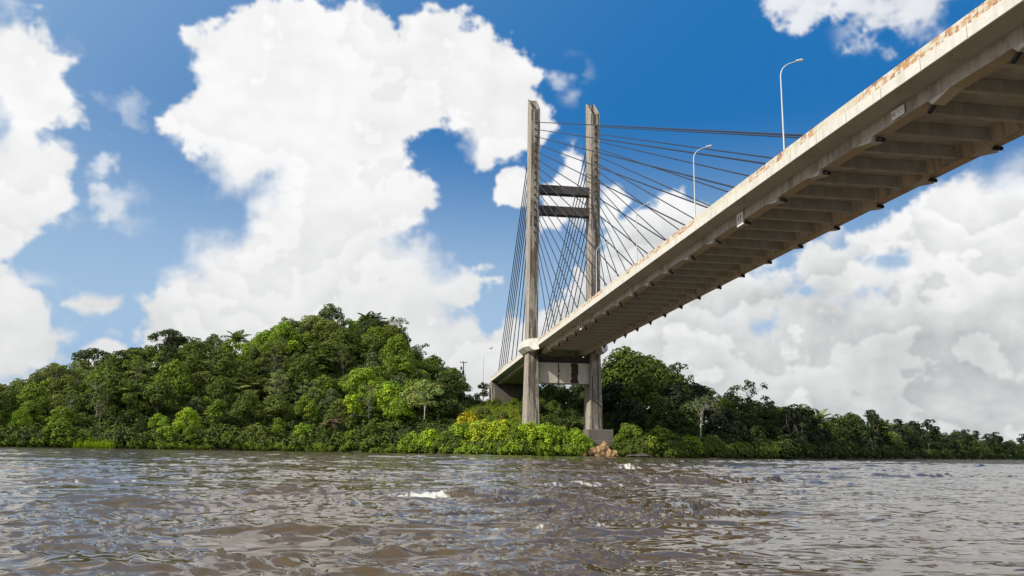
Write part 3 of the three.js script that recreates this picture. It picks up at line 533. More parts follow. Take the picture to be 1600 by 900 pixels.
const leafMat = (r, g, b) => new THREE.MeshPhysicalMaterial({ vertexColors: true, color: rgb(r, g, b), roughness: 0.72, transmission: 0.36, thickness: 0, side: THREE.DoubleSide, ior: 1.4, specularIntensity: 0.5 });
const G = { // foliage tints; the near-black one has shade put into its colour
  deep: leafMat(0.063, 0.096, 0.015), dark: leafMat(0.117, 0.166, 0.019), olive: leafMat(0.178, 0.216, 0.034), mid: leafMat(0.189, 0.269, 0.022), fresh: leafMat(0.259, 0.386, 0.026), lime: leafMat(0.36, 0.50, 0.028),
  pale: leafMat(0.281, 0.339, 0.085), grey: leafMat(0.135, 0.175, 0.060), yellow: leafMat(0.50, 0.46, 0.02), palm: leafMat(0.162, 0.234, 0.040), brown: leafMat(0.20, 0.135, 0.07), paintedShade: leafMat(0.03, 0.045, 0.014), bright: leafMat(0.42, 0.49, 0.03), straw: leafMat(0.280, 0.204, 0.051),
};
const TINT = { deep: 'blackish green', dark: 'dark green', olive: 'olive green', mid: 'mid-green', fresh: 'fresh green', lime: 'lime green', pale: 'pale green', grey: 'grey-green', yellow: 'yellow', palm: 'green', brown: 'brown', paintedShade: 'shade-darkened green', bright: 'bright yellow-green', straw: 'straw-coloured' };
const base = { fork: 0.42, r: 0.26, n: 26, spread: 0.86, skirt: 0.45, lobe: 0.27, flat: 0.72, core: 5, per: 64, size: 0.43, limbs: 7, topAt: 0.8 };
const KITS = {
  dome: [1, 2, 3, 4, 5].map((s) => kit(s * 31, { ...base, h: 10.5 + s * 0.4, w: 8.6 + (s % 3) * 0.9, n: 22 + s * 2 })),
  tall: [1, 2, 3].map((s) => kit(s * 57 + 5, { ...base, shape: 'tall', h: 13, w: 6.6, n: 26, lobe: 0.3, fork: 0.35, core: 3, size: 0.62, per: 40 })),
  round: [1, 2, 3].map((s) => kit(s * 71 + 9, { ...base, h: 8.5, w: 8, skirt: 0.3, fork: 0.25, n: 28, lobe: 0.25, size: 0.4, per: 68 })),
  flat: [1, 2].map((s) => kit(s * 83 + 2, { ...base, shape: 'flat', h: 13, w: 11, topAt: 0.72, n: 30, lobe: 0.19, flat: 0.55, core: 0, fork: 0.55, per: 56, limbs: 20, size: 0.38 })),
  open: [1, 2, 3].map((s) => kit(s * 97 + 4, { ...base, shape: 'tall', h: 14, w: 8, n: 30, lobe: 0.19, flat: 0.62, core: 0, fork: 0.42, per: 52, limbs: 26, size: 0.38, spread: 0.95, r: 0.19 })),
  shrub: [1, 2, 3, 4].map((s) => kit(s * 113 + 1, { ...base, h: 4.4, w: 6.2, skirt: 0.24, fork: 0.2, r: 0.1, n: 24, lobe: 0.24, flat: 0.8, size: 0.34, per: 92, core: 5, limbs: 8, up: 0.5 })),
  palm: [[1, 6, 5.4, 18], [2, 7.5, 5.6, 19], [3, 5, 6.0, 17], [4, 6.5, 5.0, 16]].map(([s, h, f, n]) => palmKit(s * 41, h, f, n, 0.2)),
};
function plant(name, label, category, kitGeo, mats, x, z, { s = 1, sy = 1, turn = 0, y, group } = {}) {
  const t = thing(name, label, category, group); t.position.set(x, (y ?? groundXZ(x, z)) - 0.1, z); t.rotation.y = turn; t.scale.set(s, s * sy, s);
  mesh(mats.stem || 'trunk', kitGeo.trunk, mats.bark || M.bark, t); mesh('crown', kitGeo.crown, mats.leaf, t);
  return t;
}
const far = (name, label, category, k, mats, az, D, o) => { const [x, z] = polar(az, D); return plant(name, label, category, k, mats, x, z, o); };
const pick = (a, r) => a[Math.floor(r() * a.length)];

/* ------------------------------------------------------------------ the wooded hill, tier by tier from the water up; each tier runs from the photo's edge to the bridge clearing */
const CREST = { 6: 'crest' };
{
  const r = rng(2024);
  const tiers = [['waterline row', 0.035, 6.0, 0.62], ['second row up the hill', 0.13, 6.2, 0.8], ['third row up the hill', 0.25, 6.4, 0.88], ['fourth row up the hill', 0.38, 6.4, 0.92], ['fifth row up the hill', 0.51, 6.4, 0.95], ['sixth row up the hill', 0.64, 6.4, 0.97], ['seventh row up the hill', 0.77, 6.4, 0.98], ['row below the hill crest', 0.89, 6.0, 0.95], ['hill crest row', 1.02, 5.6, 0.92]];
  for (const [where, s, gap, sc] of tiers) {
    let az = -25.5 + r() * 1.2, n = 0; const end = s < 0.05 ? 1.8 : s < 0.2 ? 2.6 : s < 0.6 ? 4.2 : 4.9;
    while (az < end) {
      const [, S, C, Hc] = landAt(az), D = lerp(S, C, s) + (r() - 0.5) * 4, low = Hc < 9 ? 0.82 : 1;
      const palmy = az > -9 && az < -1.5 && s > 0.2 && s < 0.75, u = r();
      let type, tint, kind;
      if (palmy && u < 0.42 || u < 0.05) { type = 'palm'; tint = r() < 0.8 ? 'palm' : 'olive'; kind = 'feathery palm'; }
      else if (s < 0.1) { type = u < 0.55 ? 'shrub' : 'round'; tint = pick(['mid', 'dark', 'fresh', 'olive', 'fresh', 'mid', 'deep'], r); kind = type === 'shrub' ? 'bushy shrub' : 'round leafy tree'; }
      else if (u < 0.5) { type = 'dome'; tint = pick(['deep', 'dark', 'mid', 'olive', 'dark', 'fresh', 'mid'], r); kind = 'domed tree'; }
      else if (u < 0.78) { type = 'round'; tint = pick(['dark', 'mid', 'fresh', 'olive', 'grey', 'dark', 'lime'], r); kind = 'round bushy tree'; }
      else if (u < 0.84) { type = 'tall'; tint = pick(['deep', 'dark', 'mid', 'fresh'], r); kind = 'narrow tree'; }
      else { type = r() < 0.5 ? 'flat' : 'open'; tint = pick(['dark', 'mid', 'olive', 'pale'], r); kind = type === 'flat' ? 'spreading tree' : 'airy tree'; }
      if (s > 0.8 && tint === 'lime') tint = 'grey'; if (s > 0.8 && type === 'tall') { type = 'dome'; kind = 'domed tree'; }
      const k = pick(KITS[type], r); const stretch = 0.82 + r() * 0.36; let size = sc * low * (0.86 + r() * 0.3); if (type === 'tall') size *= 0.82; if (type === 'flat' || type === 'open') size *= 0.86; if (s < 0.05) size *= 0.6 + r() * 0.75; if (type === 'shrub') size *= 1.5; if (type === 'palm') size *= 0.95;
      const vis = az > -22.6; if (vis) n++;
      const label = vis ? `${TINT[tint]} ${kind}, ${ordinal(n)} from left, ${where}` : `${TINT[tint]} ${kind} cut by the left edge, ${where}`;
      if (vis || az > -24) far(type === 'palm' ? 'palm_tree' : type === 'shrub' ? 'waterside_shrub' : 'broadleaf_tree', label, type === 'palm' ? 'palm tree' : type === 'shrub' ? 'shrub' : 'tree', k, { leaf: G[tint], bark: type === 'palm' ? M.bark : (type === 'open' || type === 'flat') && r() < 0.35 ? M.palebark : type === 'open' || type === 'flat' ? M.bark : M.darkbark, stem: type === 'shrub' ? 'stems' : 'trunk' }, az, D, { s: size, sy: s > 0.8 ? 0.94 + r() * 0.14 : stretch, turn: r() * 6.28, group: type === 'palm' ? 'palms on the wooded hill' : type === 'shrub' ? 'shrubs along the waterline' : 'trees on the wooded hill' });
      az += (gap * (0.8 + r() * 0.4) * (type === 'shrub' ? 0.85 : 1)) / D / RAD;
    }
  }
}
/* single trees that stand out */
far('umbrella_tree', 'wide flat-topped dark tree silhouetted on the low ridge by the photo edge', 'tree', KITS.flat[0], { leaf: G.deep, bark: M.darkbark }, -17.95, 240, { s: 1.22, sy: 0.85, turn: 0.6 });
far('umbrella_tree', 'smaller flat-topped dark tree beside the wide silhouetted ridge tree', 'tree', KITS.flat[1], { leaf: G.deep, bark: M.darkbark }, -16.2, 243, { s: 0.95, sy: 0.86, turn: 2 });
far('ridge_tree', 'dark open-crowned tree rising from the left shoulder of the ridge', 'tree', KITS.flat[1], { leaf: G.deep, bark: M.darkbark }, -14.0, 250, { s: 1.05, sy: 1.0, turn: 4 });
far('ridge_tree', 'wispy open tree left of the hill summit', 'tree', KITS.open[0], { leaf: G.dark, bark: M.darkbark }, -6.6, 262, { s: 0.9, sy: 0.95, turn: 1 });
far('summit_tree', 'broad grey-green tree at the very top of the hill', 'tree', KITS.dome[2], { leaf: G.grey, bark: M.bark }, -3.9, 263, { s: 1.18, sy: 1.02, turn: 3 });
far('summit_tree', 'leafy pale green tree on the summit beside the broad grey-green one', 'tree', KITS.dome[4], { leaf: G.pale, bark: M.bark }, -5.0, 258, { s: 1.0, sy: 1.0, turn: 5 });
far('palm_tree', 'dark palm poking up right of the hill summit', 'palm tree', KITS.palm[1], { leaf: G.deep, bark: M.bark }, -1.2, 259, { s: 1.05, turn: 2 });
far('ridge_tree', 'airy tree with layered tufts and bare pale trunk right of the summit', 'tree', KITS.open[1], { leaf: G.dark, bark: M.palebark }, 0.55, 255, { s: 1.08, sy: 1.02, turn: 0.4 });
far('ridge_tree', 'thin tree with small tufted top on the right-hand ridge', 'tree', KITS.open[2], { leaf: G.deep, bark: M.bark }, 2.15, 250, { s: 0.78, sy: 1.12, turn: 1.3 });
far('ridge_tree', 'short tufted tree just below the thin tufted ridge tree', 'tree', KITS.open[0], { leaf: G.dark, bark: M.bark }, 2.75, 247, { s: 0.72, sy: 0.95, turn: 2.7 });
far('ridge_tree', 'sparse see-through tree between the ridge and the utility pole', 'tree', KITS.open[1], { leaf: G.deep, bark: M.bark }, 4.15, 238, { s: 0.74, sy: 1.02, turn: 4.4 });
far('canopy_tree', 'pale green spreading tree with slim white trunk above the bank', 'tree', kit(321, { ...base, h: 12, w: 13.5, fork: 0.5, skirt: 0.5, n: 46, lobe: 0.16, flat: 0.6, core: 0, per: 60, limbs: 18, size: 0.42, r: 0.2 }), { leaf: G.pale, bark: M.palebark }, 2.75, 187, { s: 1.0, turn: 2.2 });
far('canopy_tree', 'pale green tree filling in behind the white-trunked spreading tree', 'tree', KITS.dome[1], { leaf: G.pale, bark: M.bark }, 3.6, 196, { s: 0.92, sy: 0.95, turn: 0.7 });
far('bank_tree', 'lime green slender tree left of the white-trunked spreading tree', 'tree', KITS.tall[1], { leaf: G.lime, bark: M.palebark }, -2.1, 190, { s: 0.72, sy: 1.0, turn: 1.9 });
far('bank_tree', 'yellowish green tree on the lower slope next to the spreading pale tree', 'tree', KITS.tall[0], { leaf: G.lime, bark: M.bark }, 0.3, 191, { s: 0.78, sy: 1.0, turn: 3.2 });
far('dead_palm', 'dry brown palm with hanging dead fronds above the waterline', 'palm tree', palmKit(777, 5, 3.4, 9, 0.2, -0.7), { leaf: G.brown, bark: M.bark }, -3.3, 187, { s: 0.8, sy: 1, turn: 1 });
far('dry_shrub', 'small reddish brown dried shrub near the photo edge', 'shrub', KITS.shrub[1], { leaf: G.brown, bark: M.bark, stem: 'stems' }, -21.2, 196, { s: 0.55, turn: 1 });

/* bank in front of the pylon */
[
  [2.0, 176, 0.95, 'fresh', 'lime green bush at the water, below the white-trunked tree'], [3.15, 174.5, 1.0, 'lime', 'lime bush at the left end of the sunlit bank'], [4.25, 172, 0.85, 'mid', 'mid green bush on the sunlit bank under the yellow shrub'],
  [5.4, 173, 1.1, 'fresh', 'tall fresh green bush in front of the yellow shrub'], [6.7, 170.5, 1.15, 'bright', 'bright bush on the sunlit bank left of the near pylon leg'], [7.9, 169, 1.2, 'bright', 'bright bush crowding the left side of the near pylon leg'], [9.0, 168, 0.95, 'mid', 'mid-green bush at the waterline before the near pylon leg'],
  [9.9, 169, 1.08, 'lime', 'lime bush hiding the foot of the near pylon leg'], [11.0, 169, 1.05, 'lime', 'glossy lime bush just right of the near pylon leg'], [12.0, 170.3, 1.0, 'fresh', 'fresh green bush midway between the two pylon legs'], [13.0, 171.2, 0.95, 'lime', 'lime bush beside the footing of the far pylon leg'],
  [13.7, 172.2, 0.6, 'lime', 'small lime bush against the stepped footing of the far leg'], [6.0, 182, 0.8, 'fresh', 'fresh green bush on the slope behind the yellow shrub'], [7.4, 180, 0.75, 'mid', 'mid-green bush on the grassy slope below the side span'], [8.4, 178, 0.7, 'fresh', 'fresh green bush on the slope close behind the near leg'], [8.0, 192, 0.7, 'olive', 'olive bush on the slope below the abutment'], [7.6, 232, 0.7, 'olive', 'olive weeds piled against the abutment wall'], [8.9, 230, 0.75, 'mid', 'mid-green weeds below the deck in front of the abutment'], [7.0, 225, 0.6, 'mid', 'mid-green scrub below the corner of the abutment'], [6.7, 198, 0.75, 'olive', 'olive bush on the slope beside the abutment piers'],
].forEach(([az, D, s, c, label], i) => far('bank_bush', label, 'bush', KITS.shrub[i % 4], { leaf: G[c], bark: M.bark, stem: 'stems' }, az, D, { s, turn: i * 1.7, group: 'bushes on the sunlit bank' }));
far('yellow_bush', 'round golden yellow flowering bush on the bank left of the pylon', 'bush', KITS.shrub[2], { leaf: G.yellow, bark: M.bark, stem: 'stems' }, 5.75, 178, { s: 1.25, turn: 1 });

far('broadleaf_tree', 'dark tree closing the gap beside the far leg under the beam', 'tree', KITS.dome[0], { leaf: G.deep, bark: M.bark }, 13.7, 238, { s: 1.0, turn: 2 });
/* trees behind and right of the pylon */
{
  const r = rng(515);
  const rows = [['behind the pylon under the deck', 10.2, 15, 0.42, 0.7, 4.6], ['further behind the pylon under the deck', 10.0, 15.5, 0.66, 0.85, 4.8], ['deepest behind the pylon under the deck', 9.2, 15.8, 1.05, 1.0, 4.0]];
  for (const [where, a0, a1, s, sc, gap] of rows) { let az = a0, n = 0; while (az < a1) { const [, S, C] = landAt(az), D = lerp(S, C, s) + (r() - 0.5) * 5; n++; far('broadleaf_tree', `dark tree ${where}, ${ordinal(n)} from the near leg`, 'tree', pick(KITS.round, r), { leaf: pick([G.paintedShade, G.deep, G.dark], r), bark: M.bark }, az, D, { s: sc * (0.9 + r() * 0.25), turn: r() * 6, group: 'trees behind the pylon' }); az += gap / D / RAD; } }  // darkest leaf tint carries the shade below the deck
  const right = [['at the waterline beyond the bridge', 0.06, 4.6, 'shrub', 0.85], ['in the second row beyond the bridge', 0.18, 5.0, 'round', 0.85], ['in the third row beyond the bridge', 0.38, 5.4, 'dome', 0.92], ['in the fourth row beyond the bridge', 0.62, 5.6, 'dome', 1.08], ['in the rear row beyond the bridge', 0.92, 5.8, 'dome', 1.15]];
  for (const [where, s, gap, type, sc] of right) {
    let az = s > 0.3 ? 15.5 : 16.7, n = 0;
    while (az < 27.6) {
      const [, S, C] = landAt(az), D = lerp(S, C, s) + (r() - 0.5) * 4; n++;
      const shrink = lerp(1.32, 0.84, sstep(17, 25.5, az)), tint = type === 'shrub' ? pick(['mid', 'dark', 'fresh', 'olive', 'dark'], r) : pick(['deep', 'paintedShade', 'dark', 'deep', 'paintedShade', 'deep'], r);  // right-hand wood: cloud shade put into its dark leaf tints
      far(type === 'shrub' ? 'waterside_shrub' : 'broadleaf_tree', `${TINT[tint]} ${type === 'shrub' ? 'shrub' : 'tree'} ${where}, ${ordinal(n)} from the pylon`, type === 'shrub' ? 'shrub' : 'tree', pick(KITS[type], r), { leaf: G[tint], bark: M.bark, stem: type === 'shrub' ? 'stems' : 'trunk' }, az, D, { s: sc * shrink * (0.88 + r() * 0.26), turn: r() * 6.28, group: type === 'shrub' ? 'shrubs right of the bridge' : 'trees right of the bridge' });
      az += gap * (0.85 + r() * 0.3) * shrink / D / RAD;
    }
  }
}
far('tall_tree', 'tallest dark tree right of the bridge, crown reaching the deck edge', 'tree', KITS.dome[3], { leaf: G.dark, bark: M.bark }, 16.6, 205, { s: 1.55, sy: 1.05, turn: 2 });
far('tall_tree', 'tall tree with lacy top beside the tallest tree right of the bridge', 'tree', KITS.open[0], { leaf: G.deep, bark: M.bark }, 17.5, 200, { s: 1.25, turn: 0 });
far('tufted_tree', 'thin tufted treetop sticking up in the middle of the right-hand wood', 'tree', KITS.open[1], { leaf: G.deep, bark: M.bark }, 19.7, 205, { s: 1.15, sy: 1.05, turn: 1 });
far('tufted_tree', 'leaning tufted tree right of the thin tufted treetop', 'tree', KITS.open[2], { leaf: G.deep, bark: M.bark }, 20.9, 207, { s: 0.98, sy: 1.0, turn: 2 });
far('forked_tree', 'pale forked trunk with thin grey crown at the right-hand bank', 'tree', kit(909, { ...base, h: 13, w: 9.5, shape: 'flat', topAt: 0.66, fork: 0.42, n: 30, lobe: 0.19, flat: 0.7, core: 0, per: 30, limbs: 26, size: 0.34, r: 0.24 }), { leaf: G.grey, bark: M.palebark }, 21.25, 181, { s: 0.95, turn: 0 });
far('open_tree', 'tall tree with ragged open branches at the end of the near wood', 'tree', kit(911, { ...base, shape: 'tall', h: 17, w: 11, n: 46, lobe: 0.14, flat: 0.6, core: 0, fork: 0.4, per: 50, limbs: 40, size: 0.42, spread: 1.0, r: 0.26, lean: 0.25 }), { leaf: G.deep, bark: M.darkbark }, 25.3, 214, { s: 1.05, turn: 0.3 });
far('open_tree', 'smaller ragged tree leaning out beside the tall open-branched tree', 'tree', KITS.open[2], { leaf: G.deep, bark: M.darkbark }, 26.3, 214, { s: 0.82, sy: 0.9, turn: 2.2 });
far('sapling', 'thin pale sapling standing between the two pylon legs', 'tree', KITS.open[2], { leaf: G.dark, bark: M.palebark }, 12.25, 180, { s: 0.36, turn: 1 });

/* the far bank: single trees while they can be told apart, then one mass */
{
  const r = rng(88); let az = 27.4, n = 0;
  while (az < 34) {
    const [, S, C] = landAt(az), D = lerp(S, C, 0.16 + r() * 0.1); n++;
    const palm = r() < 0.3, tint = palm ? pick(['palm', 'dark'], r) : pick(['deep', 'paintedShade', 'deep', 'dark'], r);  // far bank trees: shade painted in through the darkest tint
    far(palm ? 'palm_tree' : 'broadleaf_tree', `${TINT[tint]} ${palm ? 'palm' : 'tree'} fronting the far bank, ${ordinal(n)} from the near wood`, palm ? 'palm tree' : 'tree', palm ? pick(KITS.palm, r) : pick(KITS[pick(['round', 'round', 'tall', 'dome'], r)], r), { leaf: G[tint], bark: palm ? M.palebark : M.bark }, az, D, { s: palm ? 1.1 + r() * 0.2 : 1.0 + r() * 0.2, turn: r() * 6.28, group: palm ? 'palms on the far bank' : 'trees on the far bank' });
    az += 4.4 * (0.8 + r() * 0.4) / D / RAD;
  }
  const put = (name, kits, tintMat, bark, rows, seed) => {
    const q = rng(seed); const lists = kits.map(() => []);
    for (const [a0, a1, s, gap, sc] of rows) { let a = a0 + q(); while (a < a1) { const [, S, C] = landAt(a), D = lerp(S, C, s) + (q() - 0.5) * 8, [x, z] = polar(a, D), k = Math.floor(q() * kits.length), f = sc * (0.82 + q() * 0.32); lists[k].push(new THREE.Matrix4().compose(new THREE.Vector3(x, groundPolar(a, D) - 0.2, z), new THREE.Quaternion().setFromAxisAngle(new THREE.Vector3(0, 1, 0), q() * 6.28), new THREE.Vector3(f, f, f))); a += gap * (0.8 + q() * 0.4) / D / RAD; } }
    const g = new THREE.Group(); g.name = numbered(name); g.userData = { kind: 'stuff', label: 'distant wooded bank along the far river bend', category: 'forest' }; scene.add(g);
    kits.forEach((k, i) => { if (!lists[i].length) return; for (const [nm, geo, mat] of [['crowns', k.crown, tintMat[i % tintMat.length]], ['trunks', k.trunk, bark]]) { const im = shadow(new THREE.InstancedMesh(geo, mat, lists[i].length)); lists[i].forEach((m, j) => im.setMatrixAt(j, m)); im.name = nm; g.add(im); } });
    return g;
  };
  put('far_forest', [KITS.round[0], KITS.round[2], KITS.round[1], KITS.tall[0], KITS.shrub[0], KITS.shrub[1]], [G.deep, G.paintedShade, G.deep, G.paintedShade, G.deep, G.dark], M.bark, [[27.0, 47, 0.05, 2.6, 0.9], [33.8, 47, 0.14, 4.0, 1.25], [26.6, 47, 0.35, 4.0, 1.25], [26.6, 47, 0.65, 4.4, 1.3], [26.6, 47, 1.0, 4.8, 1.4]], 12);  // crown tints include the one with painted shade
}

/* undergrowth and grass: nobody could count them */
function scatter(name, label, category, geo, mat, list) {
  const im = shadow(new THREE.InstancedMesh(geo, mat, list.length)); const m = new THREE.Matrix4(), e = new THREE.Quaternion(), up = new THREE.Vector3(0, 1, 0);
  list.forEach(([x, y, z, t, s, sy], i) => im.setMatrixAt(i, m.compose(new THREE.Vector3(x, y, z), e.setFromAxisAngle(up, t), new THREE.Vector3(s, s * (sy || 1), s))));
  im.name = name; im.userData = { kind: 'stuff', label, category }; scene.add(im); return im;
}
{
  const r = rng(404), L = new Leaves(), lobes = []; for (let i = 0; i < 7; i++) lobes.push([(r() - 0.5) * 1.6, 0.5 + r() * 0.7, (r() - 0.5) * 1.6, 0.6, 0.5, 0.6]);
  lobeLeaves(L, lobes, 60, 0.32, r, { up: 0.5 }); const tuft = L.build();
  const A = [], B = [], C = [];
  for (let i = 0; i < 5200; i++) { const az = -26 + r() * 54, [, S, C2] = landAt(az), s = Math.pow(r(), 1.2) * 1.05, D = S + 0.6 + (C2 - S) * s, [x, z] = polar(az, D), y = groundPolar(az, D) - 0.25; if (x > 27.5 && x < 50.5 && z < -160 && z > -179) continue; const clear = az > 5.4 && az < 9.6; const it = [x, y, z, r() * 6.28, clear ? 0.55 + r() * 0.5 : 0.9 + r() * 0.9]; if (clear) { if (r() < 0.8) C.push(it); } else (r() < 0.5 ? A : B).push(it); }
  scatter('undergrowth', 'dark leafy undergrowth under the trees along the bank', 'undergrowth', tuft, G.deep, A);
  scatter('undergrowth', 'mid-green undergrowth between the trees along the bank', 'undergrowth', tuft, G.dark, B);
  scatter('undergrowth', 'low green weeds on the cleared slope beside the bridge', 'undergrowth', tuft, G.mid, C);
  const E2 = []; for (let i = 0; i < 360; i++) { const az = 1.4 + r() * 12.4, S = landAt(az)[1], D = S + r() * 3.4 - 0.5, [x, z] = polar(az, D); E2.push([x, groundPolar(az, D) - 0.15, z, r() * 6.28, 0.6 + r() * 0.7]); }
  scatter('undergrowth', 'bright weeds hanging over the water below the pylon', 'undergrowth', tuft, G.fresh, E2.filter((_, i) => i % 3 !== 0)); scatter('undergrowth', 'weeds tinted dark as painted shade between the bright bank bushes', 'undergrowth', tuft, G.dark, E2.filter((_, i) => i % 3 === 0));  // every third tuft tinted dark for the shadows between bushes
  const E3 = []; for (let i = 0; i < 260; i++) { const az = 15.9 + r() * 11, S = landAt(az)[1], D = S + r() * 3 - 0.6, [x, z] = polar(az, D); E3.push([x, groundPolar(az, D) - 0.15, z, r() * 6.28, 0.6 + r() * 0.8]); }
  scatter('undergrowth', 'dark weeds hanging over the water beyond the bridge', 'undergrowth', tuft, G.dark, E3);
  const E4 = []; for (let i = 0; i < 620; i++) { const az = 26.2 + Math.pow(r(), 1.4) * 15, S = landAt(az)[1], D = S + r() * 5 - 0.5, [x, z] = polar(az, D); E4.push([x, groundPolar(az, D) - 0.2, z, r() * 6.28, 1.1 + r() * 1.2]); }
  scatter('undergrowth', 'dark shrubs at the foot of the far bank', 'undergrowth', tuft, G.deep, E4);
  const W = []; for (let i = 0; i < 230; i++) { const az = -26 + r() * 27.5, S = landAt(az)[1], D = S + r() * 2.2 - 0.6, [x, z] = polar(az, D); W.push([x, groundPolar(az, D) - 0.15, z, r() * 6.28, 0.5 + r() * 0.7]); }
  scatter('undergrowth', 'low shrubs overhanging the water along the hill foot', 'undergrowth', tuft, G.mid, W);
  const bl = new Leaves(); for (let i = 0; i < 9; i++) { const a = r() * 6.28, t = 0.25 + r() * 0.5, l = 0.5 + r() * 0.5, dx = Math.cos(a) * t, dz = Math.sin(a) * t, k = Math.hypot(dx, 1, dz); bl.add((r() - 0.5) * 0.4 + dx * l / 2, l / 2, (r() - 0.5) * 0.4 + dz * l / 2, dx / k, 1 / k, dz / k, Math.cos(a), 0.2, Math.sin(a), l, 0.09, [0.8 + r() * 0.4, 0.8 + r() * 0.4, 0.9]); }
  const grass = bl.build(), gl = [], gs = [];
  for (let i = 0; i < 9000; i++) { const az = 4.6 + r() * 10, [, S, C2] = landAt(az), D = S + 1 + Math.pow(r(), 0.9) * (C2 - S), [x, z] = polar(az, D); (r() < 0.7 ? gl : gs).push([x, groundPolar(az, D) - 0.08, z, r() * 6.28, 0.8 + r() * 0.9]); }
  const reed = []; for (let i = 0; i < 700; i++) { const az = -18.6 + r() * 2.1, D = landAt(az)[1] - 1.2 + r() * 2.4, [x, z] = polar(az, D); reed.push([x, Math.max(-0.3, groundPolar(az, D)) - 0.1, z, r() * 6.28, 1.2 + r() * 0.9]); }
  scatter('grass', 'green grass on the slope below the bridge', 'grass', grass, G.fresh, gl); scatter('grass', 'dry straw-coloured grass mixed into the slope', 'grass', grass, G.straw, gs); scatter('reeds', 'light green reed bed at the hill foot waterline', 'reeds', grass, G.lime, reed);
}

/* ------------------------------------------------------------------ small things on the bank */
function rockGeo(seed) { const g = new THREE.IcosahedronGeometry(1, 3), p = g.attributes.position; for (let i = 0; i < p.count; i++) { const x = p.getX(i), y = p.getY(i), z = p.getZ(i), k = 0.5 + 0.85 * fbm(x * 1.6 + seed, y * 1.6, z * 1.6, 4) + 0.2 * Math.abs(2 * n3(x * 3.1 + seed, y * 3.1, z * 3.1) - 1); p.setXYZ(i, x * k, y * k, z * k); } g.computeVertexNormals(); return g; }
[
  [14.2, 170.6, 1.0, 0.8, 'rock', 'tan boulder at the water below the far leg footing, leftmost'], [14.75, 171.0, 1.3, 1.15, 'rock', 'largest tan boulder at the water below the far leg footing'], [15.25, 171.1, 1.15, 0.95, 'rock', 'rounded tan boulder second from the water-end of the rock pile'], [15.75, 171.6, 1.0, 0.7, 'rock', 'low tan boulder at the outer end of the rock pile'],
  [15.0, 172.0, 1.0, 1.4, 'rock', 'upright tan boulder behind the others in the rock pile'], [13.5, 169.0, 0.8, 0.5, 'rock', 'small tan rock at the waterline beneath the bright bushes'], [14.5, 170.2, 0.6, 0.5, 'rock', 'small rust-coloured rock wedged in front of the largest boulder'], [15.5, 170.8, 0.55, 0.45, 'rock', 'small rust-coloured rock between the rounded and low boulders'], [13.95, 169.9, 0.6, 0.55, 'rock', 'small rust-coloured rock under the leaves left of the pile'], [17.2, 171.4, 2.2, 0.5, 'darkrock', 'flat dark rock ledge at the waterline right of the rock pile'],
].forEach(([az, D, w, h, m, label], i) => { const [x, z] = polar(az, D); const t = mesh('boulder', rockGeo(i * 7 + 1), M[m], scene); tag(t, label, 'rock', 'rocks at the pylon foot'); t.position.set(x, Math.max(0, groundPolar(az, D)) + h * 0.35, z); t.scale.set(w * 1.1, h * 1.15, w); t.rotation.y = i; });
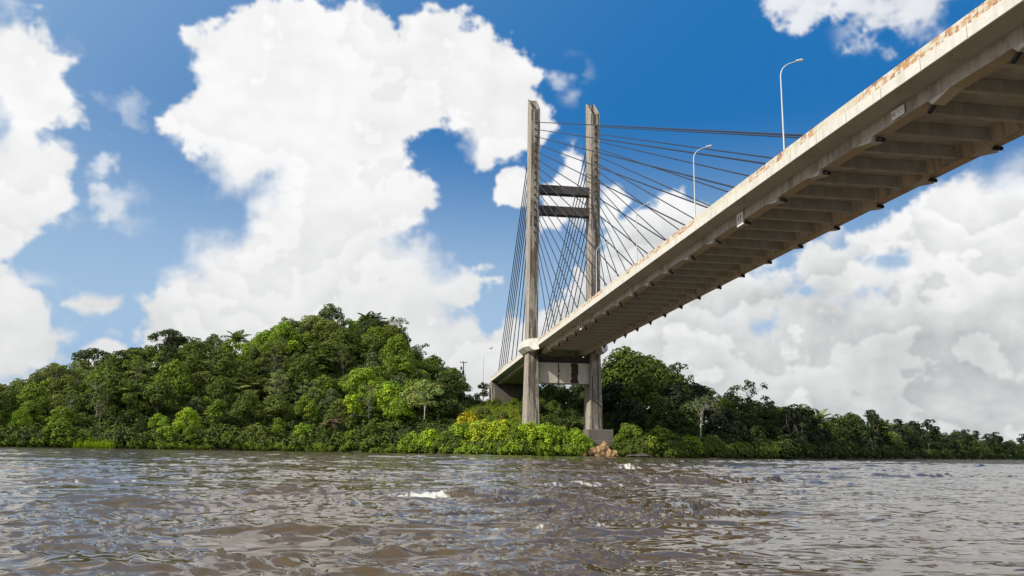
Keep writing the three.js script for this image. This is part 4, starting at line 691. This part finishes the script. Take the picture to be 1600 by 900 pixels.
{
  const [x, z] = polar(5.3, 224), y0 = groundXZ(x, z), t = thing('utility_pole', 'wooden utility pole with crossarm above the trees left of the bridge', 'utility pole'); t.position.set(x, y0, z);
  const h = 24.2 - y0; mesh('post', tube([[0, -1, 0], [0, h / 2, 0], [0, h, 0]], 0.2, 0.14, 8), M.wood, t);
  const arm = mesh('crossarm', new THREE.BoxGeometry(1.9, 0.16, 0.14), M.wood, t); arm.position.set(0, h - 0.35, 0.2);
  for (const k of [-0.85, -0.4, 0.85]) mesh('insulator', tube([[k, 0.08, 0], [k, 0.2, 0], [k, 0.34, 0]], 0.07, 0.05, 6), M.steel, arm);
  mesh('transformer', new THREE.CylinderGeometry(0.34, 0.34, 1.1, 12), M.steel, t).position.set(-0.1, h - 3.1, 0.5);
  mesh('transformer', new THREE.CylinderGeometry(0.26, 0.26, 0.8, 12), M.steel, t).position.set(-0.6, h - 1.9, 0.1);
  const [ax, az] = polar(6.68, 246), ay = groundXZ(ax, az), m = thing('radio_mast', 'hair-thin radio mast beside the far end of the bridge', 'mast'); m.position.set(ax, ay, az);
  mesh('mast', tube([[0, -0.5, 0], [0, 7, 0], [0, 28.3 - ay, 0]], 0.07, 0.03, 5), M.wood, m);
  mesh('guy_ring', new THREE.TorusGeometry(0.16, 0.03, 5, 10), M.steel, m).position.y = 6;
  far('conical_tree', 'little dark conical tree at the foot of the radio mast', 'tree', KITS.tall[2], { leaf: G.deep, bark: M.bark }, 6.72, 244, { s: 0.5, sy: 1.1, turn: 1 });
  for (const [a, D, s, k] of [[5.2, 232, 0.6, 0], [5.75, 236, 0.5, 1], [6.2, 240, 0.5, 2]]) far('broadleaf_tree', ['dark low tree at the foot of the utility pole', 'low dark tree between the utility pole and the bridge end', 'low dark tree nearest the bridge end'][k], 'tree', KITS.round[k], { leaf: G.deep, bark: M.bark }, a, D, { s, turn: k });
  const b = thing('bird', 'tiny dark bird gliding in the sky left of the cables', 'bird'); const [bx, bz] = polar(7.15, 150); b.position.set(bx, 18.9, bz); b.rotation.set(0.2, 0.6, 0.2);
  const wg = new THREE.BufferGeometry(); const w = [], bi = []; // one body: spindle plus two bent wings
  const seg = [[-0.32, 0.01], [-0.2, 0.06], [0, 0.085], [0.18, 0.07], [0.28, 0.045], [0.36, 0.01]];
  seg.forEach(([zz, rr]) => { for (let k = 0; k < 6; k++) w.push(Math.cos(k / 6 * 6.283) * rr, Math.sin(k / 6 * 6.283) * rr, zz); });
  for (let i = 0; i < 5; i++) for (let k = 0; k < 6; k++) { const a = i * 6 + k, c = i * 6 + (k + 1) % 6; bi.push(a, c, a + 6, c, c + 6, a + 6); }
  for (const s of [-1, 1]) { const o = w.length / 3; w.push(0, 0.05, -0.1, 0, 0.05, 0.18, s * 0.42, 0.2, -0.02, s * 0.42, 0.2, 0.2, s * 0.85, 0.1, -0.18, 0, 0.03, -0.1, s * 0.42, 0.18, -0.02); bi.push(o, o + 2, o + 1, o + 1, o + 2, o + 3, o + 2, o + 4, o + 3, o + 5, o + 6, o + 2); }
  wg.setAttribute('position', new THREE.Float32BufferAttribute(w, 3)); wg.setIndex(bi); wg.computeVertexNormals(); mesh('body', wg, M.darkbark, b);
}
renderer.render(scene, camera);
